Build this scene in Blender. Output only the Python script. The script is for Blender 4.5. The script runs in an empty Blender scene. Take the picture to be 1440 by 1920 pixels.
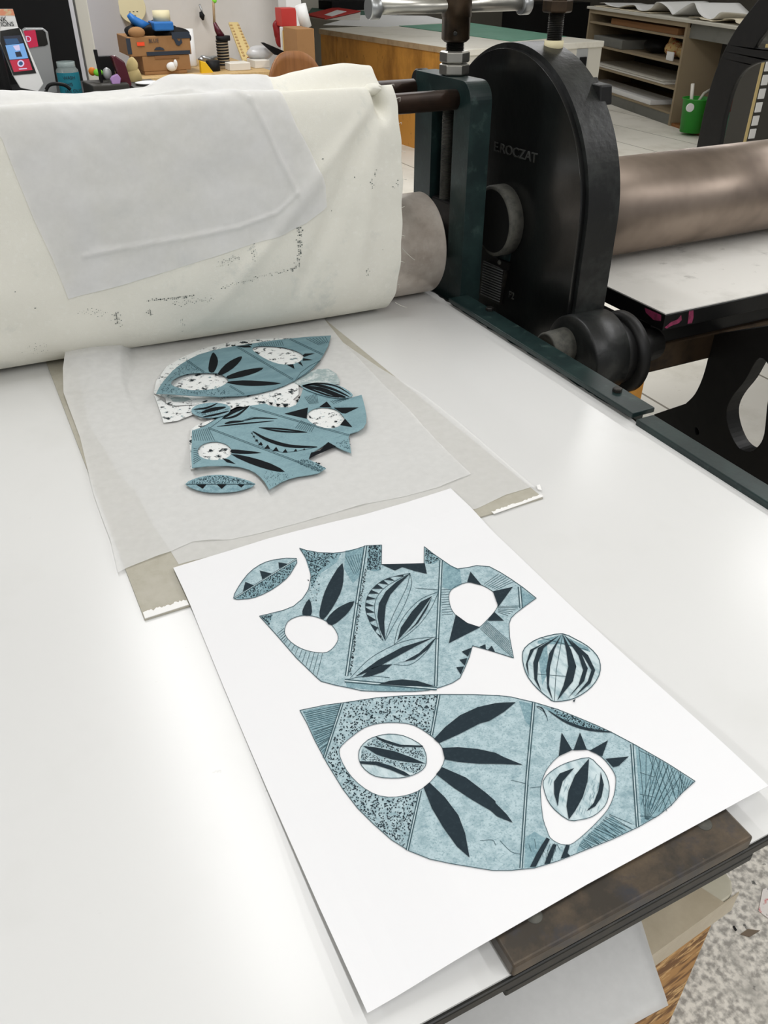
import bpy, bmesh, math, random
from mathutils import Vector, Matrix, noise
from mathutils.geometry import tessellate_polygon
from mathutils.kdtree import KDTree
random.seed(7)
C = bpy.context.scene.collection
PI = math.pi

# ------------------------------------------------------------------ camera
F, CAMH = 1520.0, 1.62
pit, yaw = math.radians(34.65), math.radians(26.25)
cy_, sy_, cp_, sp_ = math.cos(yaw), math.sin(yaw), math.cos(pit), math.sin(pit)
RIGHT = Vector((cy_, -sy_, 0))
FWD = Vector((sy_*cp_, cy_*cp_, -sp_))
DOWN = FWD.cross(RIGHT)
CAM = Vector((0, 0, CAMH))
cam = bpy.data.cameras.new('camera')
co = bpy.data.objects.new('camera', cam); C.objects.link(co)
co.matrix_world = Matrix(((RIGHT.x, -DOWN.x, -FWD.x, 0), (RIGHT.y, -DOWN.y, -FWD.y, 0),
                          (RIGHT.z, -DOWN.z, -FWD.z, CAMH), (0, 0, 0, 1)))
cam.sensor_fit = 'VERTICAL'; cam.sensor_height = 36; cam.lens = 36*F/1920
cam.clip_start = 0.05; cam.clip_end = 60
bpy.context.scene.camera = co
sc = bpy.context.scene
sc.view_settings.view_transform = 'Standard'; sc.view_settings.look = 'None'
sc.view_settings.gamma = 1; sc.view_settings.exposure = -.1; sc.view_settings.use_curve_mapping = False

def ray(u, v): return RIGHT*((u-720)/F) + DOWN*((v-960)/F) + FWD
def P(u, v, **k):
    d = ray(u, v); a, val = list(k.items())[0]; i = 'xyz'.index(a)
    return CAM + d*((val-CAM[i])/d[i])
def proj(p):
    q = Vector(p)-CAM; w = q.dot(FWD)
    return 720+F*q.dot(RIGHT)/w, 960+F*q.dot(DOWN)/w, w
def crop(x0, y0, s): return lambda *pts: [(x0+a/s, y0+b/s) for a, b in pts]

# ------------------------------------------------------------------ materials
def lin(c):
    c = c/255.0
    return c/12.92 if c <= .04045 else ((c+.055)/1.055)**2.4
def rgb(t): return (lin(t[0]), lin(t[1]), lin(t[2]), 1)
def mat(name, col, rough=.6, metal=0, var=None, bump=None, spec=.5, coat=0, stretch=None, extra=None, trans=0, blotch=60):
    """var: list of (scale, lo, hi, colour, detail); bump: (scale, strength)"""
    m = bpy.data.materials.new(name); m.use_nodes = True
    nt = m.node_tree; b = nt.nodes['Principled BSDF']; L = nt.links.new
    b.inputs['Roughness'].default_value = rough; b.inputs['Metallic'].default_value = metal
    b.inputs['Specular IOR Level'].default_value = spec; b.inputs['Coat Weight'].default_value = coat; b.inputs['Coat Roughness'].default_value = .16
    b.inputs['Base Color'].default_value = rgb(col)
    tc = nt.nodes.new('ShaderNodeTexCoord'); vec = tc.outputs['Object']
    if stretch:
        mp = nt.nodes.new('ShaderNodeMapping'); L(vec, mp.inputs[0]); mp.inputs['Scale'].default_value = stretch; vec = mp.outputs[0]
    cur = None
    for i, (scl, lo, hi, c2, det) in enumerate(var or []):
        n = nt.nodes.new('ShaderNodeTexNoise'); L(vec, n.inputs['Vector'])
        n.inputs['Scale'].default_value = scl; n.inputs['Detail'].default_value = det; n.inputs['Roughness'].default_value = .65
        r = nt.nodes.new('ShaderNodeMapRange'); L(n.outputs['Fac'], r.inputs[0])
        r.inputs[1].default_value = lo; r.inputs[2].default_value = hi
        x = nt.nodes.new('ShaderNodeMix'); x.data_type = 'RGBA'
        L(r.outputs[0], x.inputs[0])
        if cur is None: x.inputs[6].default_value = rgb(col)
        else: L(cur, x.inputs[6])
        x.inputs[7].default_value = rgb(c2); cur = x.outputs[2]
    if cur is not None: L(cur, b.inputs['Base Color'])
    if bump:
        n = nt.nodes.new('ShaderNodeTexNoise'); L(vec, n.inputs['Vector'])
        n.inputs['Scale'].default_value = bump[0]; n.inputs['Detail'].default_value = 6
        bp = nt.nodes.new('ShaderNodeBump'); bp.inputs['Strength'].default_value = bump[1]
        bp.inputs['Distance'].default_value = bump[2] if len(bump) > 2 else .002
        L(n.outputs['Fac'], bp.inputs['Height']); L(bp.outputs[0], b.inputs['Normal'])
    if trans:   # thin paper that lets some of what lies behind show
        out = nt.nodes['Material Output']
        tr = nt.nodes.new('ShaderNodeBsdfTransparent'); tl = nt.nodes.new('ShaderNodeBsdfTranslucent')
        tl.inputs[0].default_value = rgb(col)
        m1 = nt.nodes.new('ShaderNodeMixShader'); m1.inputs[0].default_value = .25
        L(b.outputs[0], m1.inputs[1]); L(tl.outputs[0], m1.inputs[2])
        m2 = nt.nodes.new('ShaderNodeMixShader'); m2.inputs[0].default_value = trans
        n = nt.nodes.new('ShaderNodeTexNoise'); L(vec, n.inputs['Vector']); n.inputs['Scale'].default_value = blotch; n.inputs['Detail'].default_value = 9
        r = nt.nodes.new('ShaderNodeMapRange'); L(n.outputs['Fac'], r.inputs[0]); r.inputs[1].default_value = .3; r.inputs[2].default_value = .7
        k_ = .12 if blotch > 50 else .6; r.inputs[3].default_value = trans*(1+k_); r.inputs[4].default_value = trans*(1-k_); L(r.outputs[0], m2.inputs[0])
        L(m1.outputs[0], m2.inputs[1]); L(tr.outputs[0], m2.inputs[2]); L(m2.outputs[0], out.inputs[0])
    return m
def emit(name, col, s):
    m = bpy.data.materials.new(name); m.use_nodes = True; b = m.node_tree.nodes['Principled BSDF']
    b.inputs['Base Color'].default_value = (0, 0, 0, 1); b.inputs['Emission Color'].default_value = rgb(col); b.inputs['Emission Strength'].default_value = s
    return m
def glass(name, col, rough=.05, tr=.7):
    m = bpy.data.materials.new(name); m.use_nodes = True; nt = m.node_tree; b = nt.nodes['Principled BSDF']
    b.inputs['Base Color'].default_value = rgb(col); b.inputs['Roughness'].default_value = rough
    t = nt.nodes.new('ShaderNodeBsdfTransparent'); x = nt.nodes.new('ShaderNodeMixShader'); x.inputs[0].default_value = tr
    nt.links.new(b.outputs[0], x.inputs[1]); nt.links.new(t.outputs[0], x.inputs[2]); nt.links.new(x.outputs[0], nt.nodes['Material Output'].inputs[0])
    return m

M = {}
M['bed_sheet'] = mat('white_laminate', (217, 217, 215), .25, var=[(3, .55, .8, (211, 211, 208), 4), (40, .7, .78, (201, 200, 195), 6)], spec=.45)
M['bed2'] = mat('marked_white_laminate', (232, 230, 224), .38, var=[(5, .52, .75, (205, 203, 196), 7), (14, .62, .75, (186, 184, 178), 8)], spec=.4)
M['black_steel'] = mat('black_steel', (30, 30, 28), .42, .35, var=[(18, .5, .75, (58, 54, 46), 6)], bump=(60, .1))
M['bar_steel'] = mat('blued_bar_steel', (72, 67, 61), .38, .6, var=[(14, .42, .68, (116, 101, 84), 6), (25, .5, .66, (72, 71, 74), 5), (60, .68, .76, (150, 124, 98), 6)], bump=(90, .06))
M['green'] = mat('dark_green_paint', (20, 36, 36), .38, var=[(9, .45, .75, (36, 56, 54), 6), (30, .58, .8, (60, 78, 74), 7)], bump=(120, .12), spec=.45)
M['cast_black'] = mat('black_enamel', (11, 12, 12), .3, var=[(10, .5, .8, (18, 19, 18), 6), (120, .76, .79, (110, 112, 104), 3)], bump=(45, .16, .004), spec=.28, coat=.8)
M['rim_black'] = mat('dusty_black_enamel', (16, 18, 18), .4, var=[(11, .5, .72, (48, 51, 49), 8)], bump=(50, .25, .004), spec=.45)
M['black2'] = mat('black_cast_iron', (10, 10, 10), .5, var=[(15, .5, .8, (18, 18, 17), 5)], bump=(40, .2, .003), spec=.35)
M['roller'] = mat('turned_steel', (222, 212, 200), .34, .35, var=[(7, .45, .75, (168, 152, 138), 5), (60, .6, .75, (220, 214, 206), 6)])
M['roller2'] = mat('oiled_steel', (150, 136, 124), .38, .8, var=[(3, .45, .8, (100, 88, 80), 4)], bump=(300, .05, .0004))
M['bar_brown'] = mat('oiled_dark_rod', (66, 50, 40), .45, .5, var=[(12, .45, .7, (44, 36, 30), 5)])
M['bronze'] = mat('dark_bronze', (74, 60, 46), .36, .7, var=[(20, .45, .7, (52, 44, 36), 5)])
M['chrome'] = mat('bright_steel', (176, 174, 166), .32, .9)
M['dusty'] = mat('dusty_grey_metal', (84, 83, 76), .7, .1, var=[(40, .45, .7, (52, 53, 50), 6)])
M['felt'] = mat('cream_felt', (231, 229, 218), .95, var=[(4, .5, .75, (222, 221, 210), 5), (9, .58, .8, (203, 206, 199), 6), (90, .55, .85, (236, 235, 226), 3), (17, .68, .76, (166, 172, 167), 6)], bump=(420, .35, .0015), spec=.1)
M['tissue'] = mat('tissue_paper', (238, 238, 236), .8, bump=(55, .3), spec=.15, trans=.27)
M['tissue_top'] = mat('draped_tissue_paper', (240, 240, 240), .8, bump=(45, .1), spec=.15, trans=.26, blotch=11)
M['grey_board'] = mat('grey_board', (176, 172, 158), .85, var=[(60, .4, .7, (168, 163, 148), 6), (9, .55, .75, (182, 178, 166), 4)], bump=(300, .1))
M['white_edge'] = mat('torn_white_paper', (238, 237, 234), .85, bump=(80, .3))
M['paper'] = mat('printmaking_paper', (231, 231, 232), .9, bump=(500, .06, .0005), spec=.15)
ink_var = [(95, .42, .7, (138, 163, 170), 8), (420, .5, .74, (110, 140, 149), 5), (26, .58, .8, (122, 149, 157), 6)]
M['ink_light'] = mat('pale_teal_ink', (177, 197, 202), .85, var=ink_var, spec=.15)
M['ink_mid'] = mat('mid_teal_ink', (132, 162, 170), .85, var=[(90, .4, .68, (98, 131, 141), 8), (400, .5, .72, (158, 185, 192), 4)], spec=.15)
M['ink_white'] = mat('wiped_ink', (196, 211, 214), .85, var=[(110, .45, .7, (140, 167, 174), 8)], stretch=(1, .35, 1), spec=.15)
M['ink_dark'] = mat('dark_ink', (36, 48, 55), .85, var=[(200, .5, .75, (46, 60, 67), 6)], spec=.15)
M['plate'] = mat('inked_teal_card', (97, 129, 138), .5, var=[(12, .42, .75, (128, 159, 166), 4), (240, .45, .7, (110, 143, 151), 6)], stretch=(1, 2.2, 1), spec=.35)
M['plate2'] = mat('paler_inked_teal_card', (122, 155, 163), .5, var=[(11, .42, .75, (98, 130, 139), 4), (240, .45, .7, (134, 165, 172), 6)], stretch=(1, 2.2, 1), spec=.35)
M['letter'] = mat('highlit_raised_letters', (58, 59, 56), .35)  # lighter than the cover: edge highlights put into the letters' colour
M['plate_dark'] = mat('deep_black_ink', (13, 18, 22), .75, spec=.12)
M['plate_line'] = mat('incised_line_ink', (48, 76, 84), .6, spec=.3)
M['plate_speck'] = mat('plate_speckle', (56, 84, 93), .6, spec=.3)
M['residue'] = mat('ink_smudged_white_card', (222, 224, 222), .8, var=[(58, .55, .61, (30, 40, 44), 9), (90, .6, .66, (120, 146, 150), 7)], spec=.2)
M['residue_grey'] = mat('smudged_grey_ink', (150, 166, 166), .8, var=[(60, .45, .65, (206, 212, 210), 8)], spec=.2)
M['stain'] = mat('dry_ink_stain', (96, 104, 100), .95, spec=.05)
M['osb'] = mat('strand_board', (184, 138, 82), .75, var=[(16, .46, .58, (120, 82, 44), 2), (24, .54, .62, (214, 174, 118), 3)], stretch=(1, 1, 2.6), bump=(60, .4))
M['film'] = mat('cloudy_plastic_film', (206, 200, 178), .3, var=[(12, .45, .7, (216, 211, 194), 5)], bump=(14, .2, .01), spec=.5)
M['film_tape'] = mat('parcel_tape', (190, 177, 152), .3, var=[(14, .4, .7, (206, 194, 170), 5)], bump=(30, .3, .004))
M['pink'] = mat('magenta_paint', (140, 46, 84), .7, var=[(50, .5, .6, (110, 40, 66), 5)])
M['wood'] = mat('ochre_wood', (204, 144, 60), .55, var=[(3, .45, .7, (142, 94, 30), 5), (20, .62, .75, (118, 76, 24), 4)], stretch=(1, 1, .5))
M['wood_brown'] = mat('brown_plywood', (150, 98, 50), .5, var=[(4, .4, .65, (124, 78, 36), 6)], stretch=(6, 6, .6))
M['wood_pale'] = mat('pale_pine', (196, 166, 116), .6, var=[(6, .4, .7, (180, 148, 98), 5)], stretch=(8, 1, 1))
M['wood_edge'] = mat('pale_worn_edge', (176, 152, 118), .7, var=[(8, .45, .7, (150, 124, 92), 5)])
M['top_cream'] = mat('worn_cream_top', (226, 222, 210), .5, var=[(3, .52, .75, (204, 198, 182), 5)])
M['cream'] = mat('cream_panel', (206, 202, 190), .6)
M['mat_green'] = mat('green_cutting_mat', (86, 148, 122), .6, var=[(4, .5, .8, (104, 162, 138), 4)])
M['mat_dark'] = mat('dull_green_mat', (74, 108, 94), .6)
M['red'] = mat('red_card', (186, 48, 42), .5)
M['darkred'] = mat('dark_red_plastic', (140, 22, 26), .5)
M['white'] = mat('white_paint', (232, 232, 230), .6)
M['offwhite'] = mat('off_white_plastic', (222, 218, 208), .5)
M['greypaint'] = mat('grey_paint', (112, 112, 106), .7, var=[(5, .5, .8, (98, 98, 92), 4)])
M['shelfedge'] = mat('worn_shelf_edge', (150, 134, 108), .7)
M['darkgrey'] = mat('dark_grey_panel', (62, 60, 55), .8)
M['black'] = mat('matt_black', (14, 14, 15), .6, spec=.25)
M['blackgloss'] = mat('glossy_black', (12, 13, 15), .15)
M['card'] = mat('brown_cardboard', (152, 112, 70), .85, var=[(5, .5, .8, (138, 100, 60), 4)])
M['card_dark'] = mat('darker_brown_cardboard', (132, 92, 54), .85)  # a darker brown, for the box tape and the shelf pack
M['navy'] = mat('navy_print', (34, 44, 58), .7)
M['blue'] = mat('blue_plastic', (28, 104, 176), .5, bump=(20, .3, .01))
M['orange'] = mat('orange_sticker', (240, 74, 30), .6)
M['yellow'] = mat('yellow_plastic', (230, 184, 22), .5)
M['cream_tape'] = mat('masking_tape', (214, 204, 166), .7)
M['straw'] = mat('straw_colour', (206, 184, 128), .8)
M['green_plastic'] = mat('bright_green_plastic', (42, 142, 44), .45)
M['green_crate'] = mat('bottle_green_plastic', (20, 84, 62), .5)
M['steel'] = mat('brushed_steel', (170, 172, 172), .35, .8)
M['silver'] = mat('silver_plastic', (176, 178, 178), .4, .2)
M['teal_label'] = mat('teal_label', (22, 124, 142), .6)
M['jar'] = glass('clear_jar_glass', (200, 214, 212), .05, .65)
M['clear_bag'] = glass('clear_bag_film', (214, 214, 214), .2, .35)
M['lilac'] = mat('lilac_rubber', (190, 150, 208), .5)
M['burgundy'] = mat('burgundy_plastic', (84, 30, 42), .25)
M['lime'] = mat('lime_plastic', (130, 220, 60), .4)
M['orange_soft'] = mat('orange_foam', (226, 130, 30), .7)
M['bristle'] = mat('brush_bristle', (150, 132, 104), .8)
M['crumple'] = mat('crumpled_newsprint', (226, 216, 192), .9, var=[(14, .5, .7, (204, 186, 148), 5)])
M['snack'] = mat('patterned_paper_bag', (196, 168, 110), .8, var=[(30, .5, .62, (168, 74, 44), 4), (40, .58, .7, (226, 216, 190), 4)])
M['wall'] = mat('white_plaster_wall', (206, 203, 198), .8, var=[(2, .5, .8, (198, 195, 188), 4)])
M['wall_cool'] = mat('cool_grey_wall', (190, 190, 194), .8)
M['wall_dark'] = mat('dim_grey_wall', (120, 116, 106), .9)
M['ceiling'] = mat('ceiling_white', (225, 225, 220), .9)
M['scrap_brown'] = mat('brown_card_scrap', (112, 98, 82), .8)
M['scrap_pink'] = mat('printed_scrap', (226, 220, 214), .8, var=[(60, .6, .68, (206, 120, 120), 4), (80, .62, .7, (70, 70, 66), 4)])
M['screen'] = emit('lit_screen_blue', (120, 176, 236), .9)
M['screen_dark'] = emit('lit_screen_dark', (16, 28, 54), .8)
M['screen_navy'] = emit('lit_screen_navy', (34, 84, 130), .8)
M['screen_red'] = emit('lit_screen_red', (196, 24, 62), .9)
M['screen_white'] = emit('lit_screen_white', (226, 214, 246), .9)
M['screen_pink'] = emit('lit_screen_pink', (206, 40, 78), .8)

def floor_mat():
    m = mat('workshop_floor', (234, 230, 219), .55, var=[(2.5, .5, .8, (204, 199, 184), 6), (30, .66, .74, (184, 178, 162), 5)])
    nt = m.node_tree; L = nt.links.new; b = nt.nodes['Principled BSDF']
    base = b.inputs['Base Color'].links[0].from_socket
    tc = [n for n in nt.nodes if n.type == 'TEX_COORD'][0]; sep = nt.nodes.new('ShaderNodeSeparateXYZ'); L(tc.outputs['Object'], sep.inputs[0])
    # seams of the boards, running away from the near press
    a = nt.nodes.new('ShaderNodeMath'); a.operation = 'WRAP'; L(sep.outputs[0], a.inputs[0]); a.inputs[1].default_value = .31; a.inputs[2].default_value = -.31
    ab = nt.nodes.new('ShaderNodeMath'); ab.operation = 'ABSOLUTE'; L(a.outputs[0], ab.inputs[0])
    lt = nt.nodes.new('ShaderNodeMath'); lt.operation = 'LESS_THAN'; L(ab.outputs[0], lt.inputs[0]); lt.inputs[1].default_value = .006
    x = nt.nodes.new('ShaderNodeMix'); x.data_type = 'RGBA'; L(lt.outputs[0], x.inputs[0]); L(base, x.inputs[6]); x.inputs[7].default_value = rgb((140, 134, 120))
    # bare speckled concrete in front of the presses
    def nz(scale, det):
        n = nt.nodes.new('ShaderNodeTexNoise'); L(tc.outputs['Object'], n.inputs['Vector']); n.inputs['Scale'].default_value = scale; n.inputs['Detail'].default_value = det; return n
    n1, n2, n3 = nz(75, 9), nz(12, 6), nz(34, 5)
    def ramp(n, lo, hi, ca, cb):
        r = nt.nodes.new('ShaderNodeMapRange'); L(n.outputs['Fac'], r.inputs[0]); r.inputs[1].default_value = lo; r.inputs[2].default_value = hi
        y = nt.nodes.new('ShaderNodeMix'); y.data_type = 'RGBA'; L(r.outputs[0], y.inputs[0])
        if isinstance(ca, tuple): y.inputs[6].default_value = rgb(ca)
        else: L(ca, y.inputs[6])
        y.inputs[7].default_value = rgb(cb); return y.outputs[2]
    c = ramp(n1, .4, .62, (222, 217, 206), (150, 146, 138))
    c = ramp(n2, .52, .75, c, (170, 166, 157)); c = ramp(n3, .67, .72, c, (84, 83, 78))
    g = nt.nodes.new('ShaderNodeMath'); g.operation = 'LESS_THAN'; L(sep.outputs[1], g.inputs[0]); g.inputs[1].default_value = 1.15
    z = nt.nodes.new('ShaderNodeMix'); z.data_type = 'RGBA'; L(g.outputs[0], z.inputs[0]); L(x.outputs[2], z.inputs[6]); L(c, z.inputs[7])
    L(z.outputs[2], b.inputs['Base Color']); return m
M['floor'] = floor_mat()

# ------------------------------------------------------------------ mesh helpers
class MB:
    def __init__(s): s.bm = bmesh.new(); s.mi = 0
    def _f(s, vs):
        try:
            f = s.bm.faces.new(vs); f.material_index = s.mi; return f
        except ValueError: return None
    def box(s, a, b, m=None):
        x0, y0, z0 = a; x1, y1, z1 = b
        v = [s.bm.verts.new(Vector(p) if m is None else m @ Vector(p)) for p in ((x0,y0,z0),(x1,y0,z0),(x1,y1,z0),(x0,y1,z0),(x0,y0,z1),(x1,y0,z1),(x1,y1,z1),(x0,y1,z1))]
        for q in ((3,2,1,0),(4,5,6,7),(0,1,5,4),(1,2,6,5),(2,3,7,6),(3,0,4,7)): s._f([v[i] for i in q])
        return s
    def lathe(s, o, axis, prof, n=32, smooth=True):
        """prof: list of (distance along axis, radius)"""
        o = Vector(o); ax = Vector(axis).normalized()
        t = Vector((0,0,1)) if abs(ax.z) < .9 else Vector((1,0,0))
        e1 = ax.cross(t).normalized(); e2 = ax.cross(e1)
        rings = []
        for d, r in prof:
            if r < 1e-6: rings.append([s.bm.verts.new(o+ax*d)])
            else: rings.append([s.bm.verts.new(o+ax*d+(e1*math.cos(2*PI*i/n)+e2*math.sin(2*PI*i/n))*r) for i in range(n)])
        for A, B in zip(rings, rings[1:]):
            for i in range(n):
                j = (i+1) % n
                q = [A[i % len(A)], A[j % len(A)], B[j % len(B)], B[i % len(B)]]
                u = []
                for w in q:
                    if w not in u: u.append(w)
                if len(u) >= 3:
                    f = s._f(u)
                    if f: f.smooth = smooth
        for R_ in (rings[0], rings[-1]):
            if len(R_) > 2: s._f(R_ if R_ is rings[-1] else R_[::-1])
        return s
    def cyl(s, a, b, r, n=24, r2=None, bev=0):
        a, b = Vector(a), Vector(b); L = (b-a).length; r2 = r if r2 is None else r2
        pr = [(0, r), (L, r2)] if not bev else [(0, r-bev), (bev, r), (L-bev, r2), (L, r2-bev)]
        return s.lathe(a, b-a, pr, n)
    def tube(s, pts, r, n=10):
        pts = [Vector(p) for p in pts]; rings = []
        for i, p in enumerate(pts):
            d = (pts[min(i+1, len(pts)-1)]-pts[max(i-1, 0)]).normalized()
            t = Vector((0,0,1)) if abs(d.z) < .9 else Vector((1,0,0))
            e1 = d.cross(t).normalized(); e2 = d.cross(e1); rr = r[i] if isinstance(r, (list, tuple)) else r
            rings.append([s.bm.verts.new(p+(e1*math.cos(2*PI*k/n)+e2*math.sin(2*PI*k/n))*rr) for k in range(n)])
        for A, B in zip(rings, rings[1:]):
            for k in range(n):
                f = s._f([A[k], A[(k+1)%n], B[(k+1)%n], B[k]])
                if f: f.smooth = True
        s._f(rings[0][::-1]); s._f(rings[-1]); return s
    def prism(s, outer, ext, holes=()):
        """outer, holes: 3-D loops in one plane; ext: extrusion vector"""
        loops = [[Vector(p) for p in outer]]+[[Vector(p) for p in h] for h in holes]
        ext = Vector(ext)
        va = [[s.bm.verts.new(p) for p in l] for l in loops]; vb = [[s.bm.verts.new(p+ext) for p in l] for l in loops]
        fa, fb = sum(va, []), sum(vb, [])
        for t in tessellate_polygon(loops):
            s._f([fa[i] for i in t]); s._f([fb[i] for i in t[::-1]])
        for A, B in zip(va, vb):
            for i in range(len(A)):
                j = (i+1) % len(A); s._f([A[i], A[j], B[j], B[i]])
        return s
    def flat(s, outer, holes=()):
        loops = [[Vector(p) for p in outer]]+[[Vector(p) for p in h] for h in holes]
        v = [s.bm.verts.new(p) for l in loops for p in l]
        for t in tessellate_polygon(loops): s._f([v[i] for i in t])
        return s
    def grid(s, rows, closed=False):
        v = [[s.bm.verts.new(p) for p in r] for r in rows]
        for A, B in zip(v, v[1:]):
            for i in range(len(A)-1):
                f = s._f([A[i], A[i+1], B[i+1], B[i]])
                if f: f.smooth = True
        return s
    def sphere(s, c, r, n=16, sc_=(1,1,1)):
        g = bmesh.ops.create_uvsphere(s.bm, u_segments=n, v_segments=n//2+2, radius=1)
        for v in g['verts']: v.co = Vector((v.co.x*r*sc_[0], v.co.y*r*sc_[1], v.co.z*r*sc_[2]))+Vector(c)
        for v in g['verts']:
            for f in v.link_faces: f.smooth = True; f.material_index = s.mi
        return s
    def build(s, name, m, parent=None, bev=0, seg=2, fix=True, solid=0, ang=30):
        if fix: bmesh.ops.recalc_face_normals(s.bm, faces=s.bm.faces)
        me = bpy.data.meshes.new(name); s.bm.to_mesh(me); s.bm.free()
        for k in (m if isinstance(m, (list, tuple)) else [m]): me.materials.append(M[k] if isinstance(k, str) else k)
        o = bpy.data.objects.new(name, me); C.objects.link(o)
        if parent is not None:
            o.parent = parent
            if parent.type == 'EMPTY': o.matrix_parent_inverse = Matrix.Translation(parent.location).inverted() if parent.parent is None else Matrix()
            if parent.type == 'EMPTY' and parent.rotation_euler.z: o.matrix_parent_inverse = (Matrix.Translation(parent.location) @ Matrix.Rotation(parent.rotation_euler.z, 4, 'Z')).inverted()
        if solid:
            d = o.modifiers.new('thickness', 'SOLIDIFY'); d.thickness = abs(solid); d.offset = -1 if solid > 0 else 1
        if bev:
            d = o.modifiers.new('bevel', 'BEVEL'); d.width = bev; d.segments = seg; d.limit_method = 'ANGLE'; d.angle_limit = math.radians(ang)
        return o
def tag(o, label, cat, group=None, kind=None):
    o['label'] = label
    if cat: o['category'] = cat
    if group: o['group'] = group
    if kind: o['kind'] = kind
    return o
def thing(name, loc, label, cat, group=None):
    o = bpy.data.objects.new(name, None); C.objects.link(o); o.location = loc; o.empty_display_size = .05
    return tag(o, label, cat, group)
def struct(o): o['kind'] = 'structure'; return o
def lerp(a, b, t): return a+(b-a)*t
def sstep(a, b, x):
    t = max(0, min(1, (x-a)/(b-a))); return t*t*(3-2*t)
def smooth_poly(pts, k=4):
    """closed Catmull-Rom through 2-D points"""
    out = []; n = len(pts)
    for i in range(n):
        p0, p1, p2, p3 = pts[i-1], pts[i], pts[(i+1)%n], pts[(i+2)%n]
        for j in range(k):
            t = j/k
            out.append(tuple(.5*(2*b+(c-a)*t+(2*a-5*b+4*c-d)*t*t+(3*b-a-3*c+d)*t**3) for a, b, c, d in zip(p0, p1, p2, p3)))
    return out
def spline(pts, k=8):
    out = []; n = len(pts)
    for i in range(n-1):
        p0, p1, p2, p3 = pts[max(i-1,0)], pts[i], pts[i+1], pts[min(i+2,n-1)]
        for j in range(k):
            t = j/k
            out.append(tuple(.5*(2*b+(c-a)*t+(2*a-5*b+4*c-d)*t*t+(3*b-a-3*c+d)*t**3) for a, b, c, d in zip(p0, p1, p2, p3)))
    return out+[tuple(pts[-1])]
def at_len(pts, n):
    """resample a polyline to n+1 points"""
    pts = [Vector(p) for p in pts]; d = [0]
    for a, b in zip(pts, pts[1:]): d.append(d[-1]+(b-a).length)
    out = []; k = 0
    for i in range(n+1):
        t = d[-1]*i/n
        while k < len(d)-2 and d[k+1] < t: k += 1
        out.append(pts[k].lerp(pts[k+1], (t-d[k])/max(1e-9, d[k+1]-d[k])))
    return out
def coons(bottom, top, left, right, nu, nv):
    b, t = at_len(bottom, nu), at_len(top, nu); l, r = at_len(left, nv), at_len(right, nv)
    rows = []
    for j in range(nv+1):
        v = j/nv; row = []
        for i in range(nu+1):
            u = i/nu
            row.append(b[i]*(1-v)+t[i]*v+l[j]*(1-u)+r[j]*u-(b[0]*(1-u)*(1-v)+b[nu]*u*(1-v)+t[0]*(1-u)*v+t[nu]*u*v))
        rows.append(row)
    return rows
def inside(p, poly):
    x, y = p; c = False
    for i in range(len(poly)):
        x1, y1 = poly[i-1]; x2, y2 = poly[i]
        if (y1 > y) != (y2 > y) and x < (x2-x1)*(y-y1)/(y2-y1)+x1: c = not c
    return c
def text_mesh(s, size, ext, spacing=1):
    c = bpy.data.curves.new('lettering', 'FONT'); c.body = s; c.size = size; c.extrude = ext; c.align_x = 'LEFT'; c.space_character = spacing
    o = bpy.data.objects.new('lettering', c); C.objects.link(o)
    bpy.context.view_layer.update()
    me = bpy.data.meshes.new_from_object(o.evaluated_get(bpy.context.evaluated_depsgraph_get()))
    bpy.data.objects.remove(o); return me
def lettering(name, s, size, ext, m, mtx, parent, spacing=1):
    me = text_mesh(s, size, ext, spacing); me.transform(mtx); me.name = name
    me.materials.clear(); me.materials.append(M[m])
    o = bpy.data.objects.new(name, me); C.objects.link(o); o.parent = parent
    if parent.type == 'EMPTY': o.matrix_parent_inverse = Matrix.Translation(parent.location).inverted()
    return o
def frame(o, ex, ey):
    ex = Vector(ex).normalized(); ey = Vector(ey).normalized(); ez = ex.cross(ey)
    return Matrix(((ex.x, ey.x, ez.x, o[0]), (ex.y, ey.y, ez.y, o[1]), (ex.z, ey.z, ez.z, o[2]), (0, 0, 0, 1)))
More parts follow.
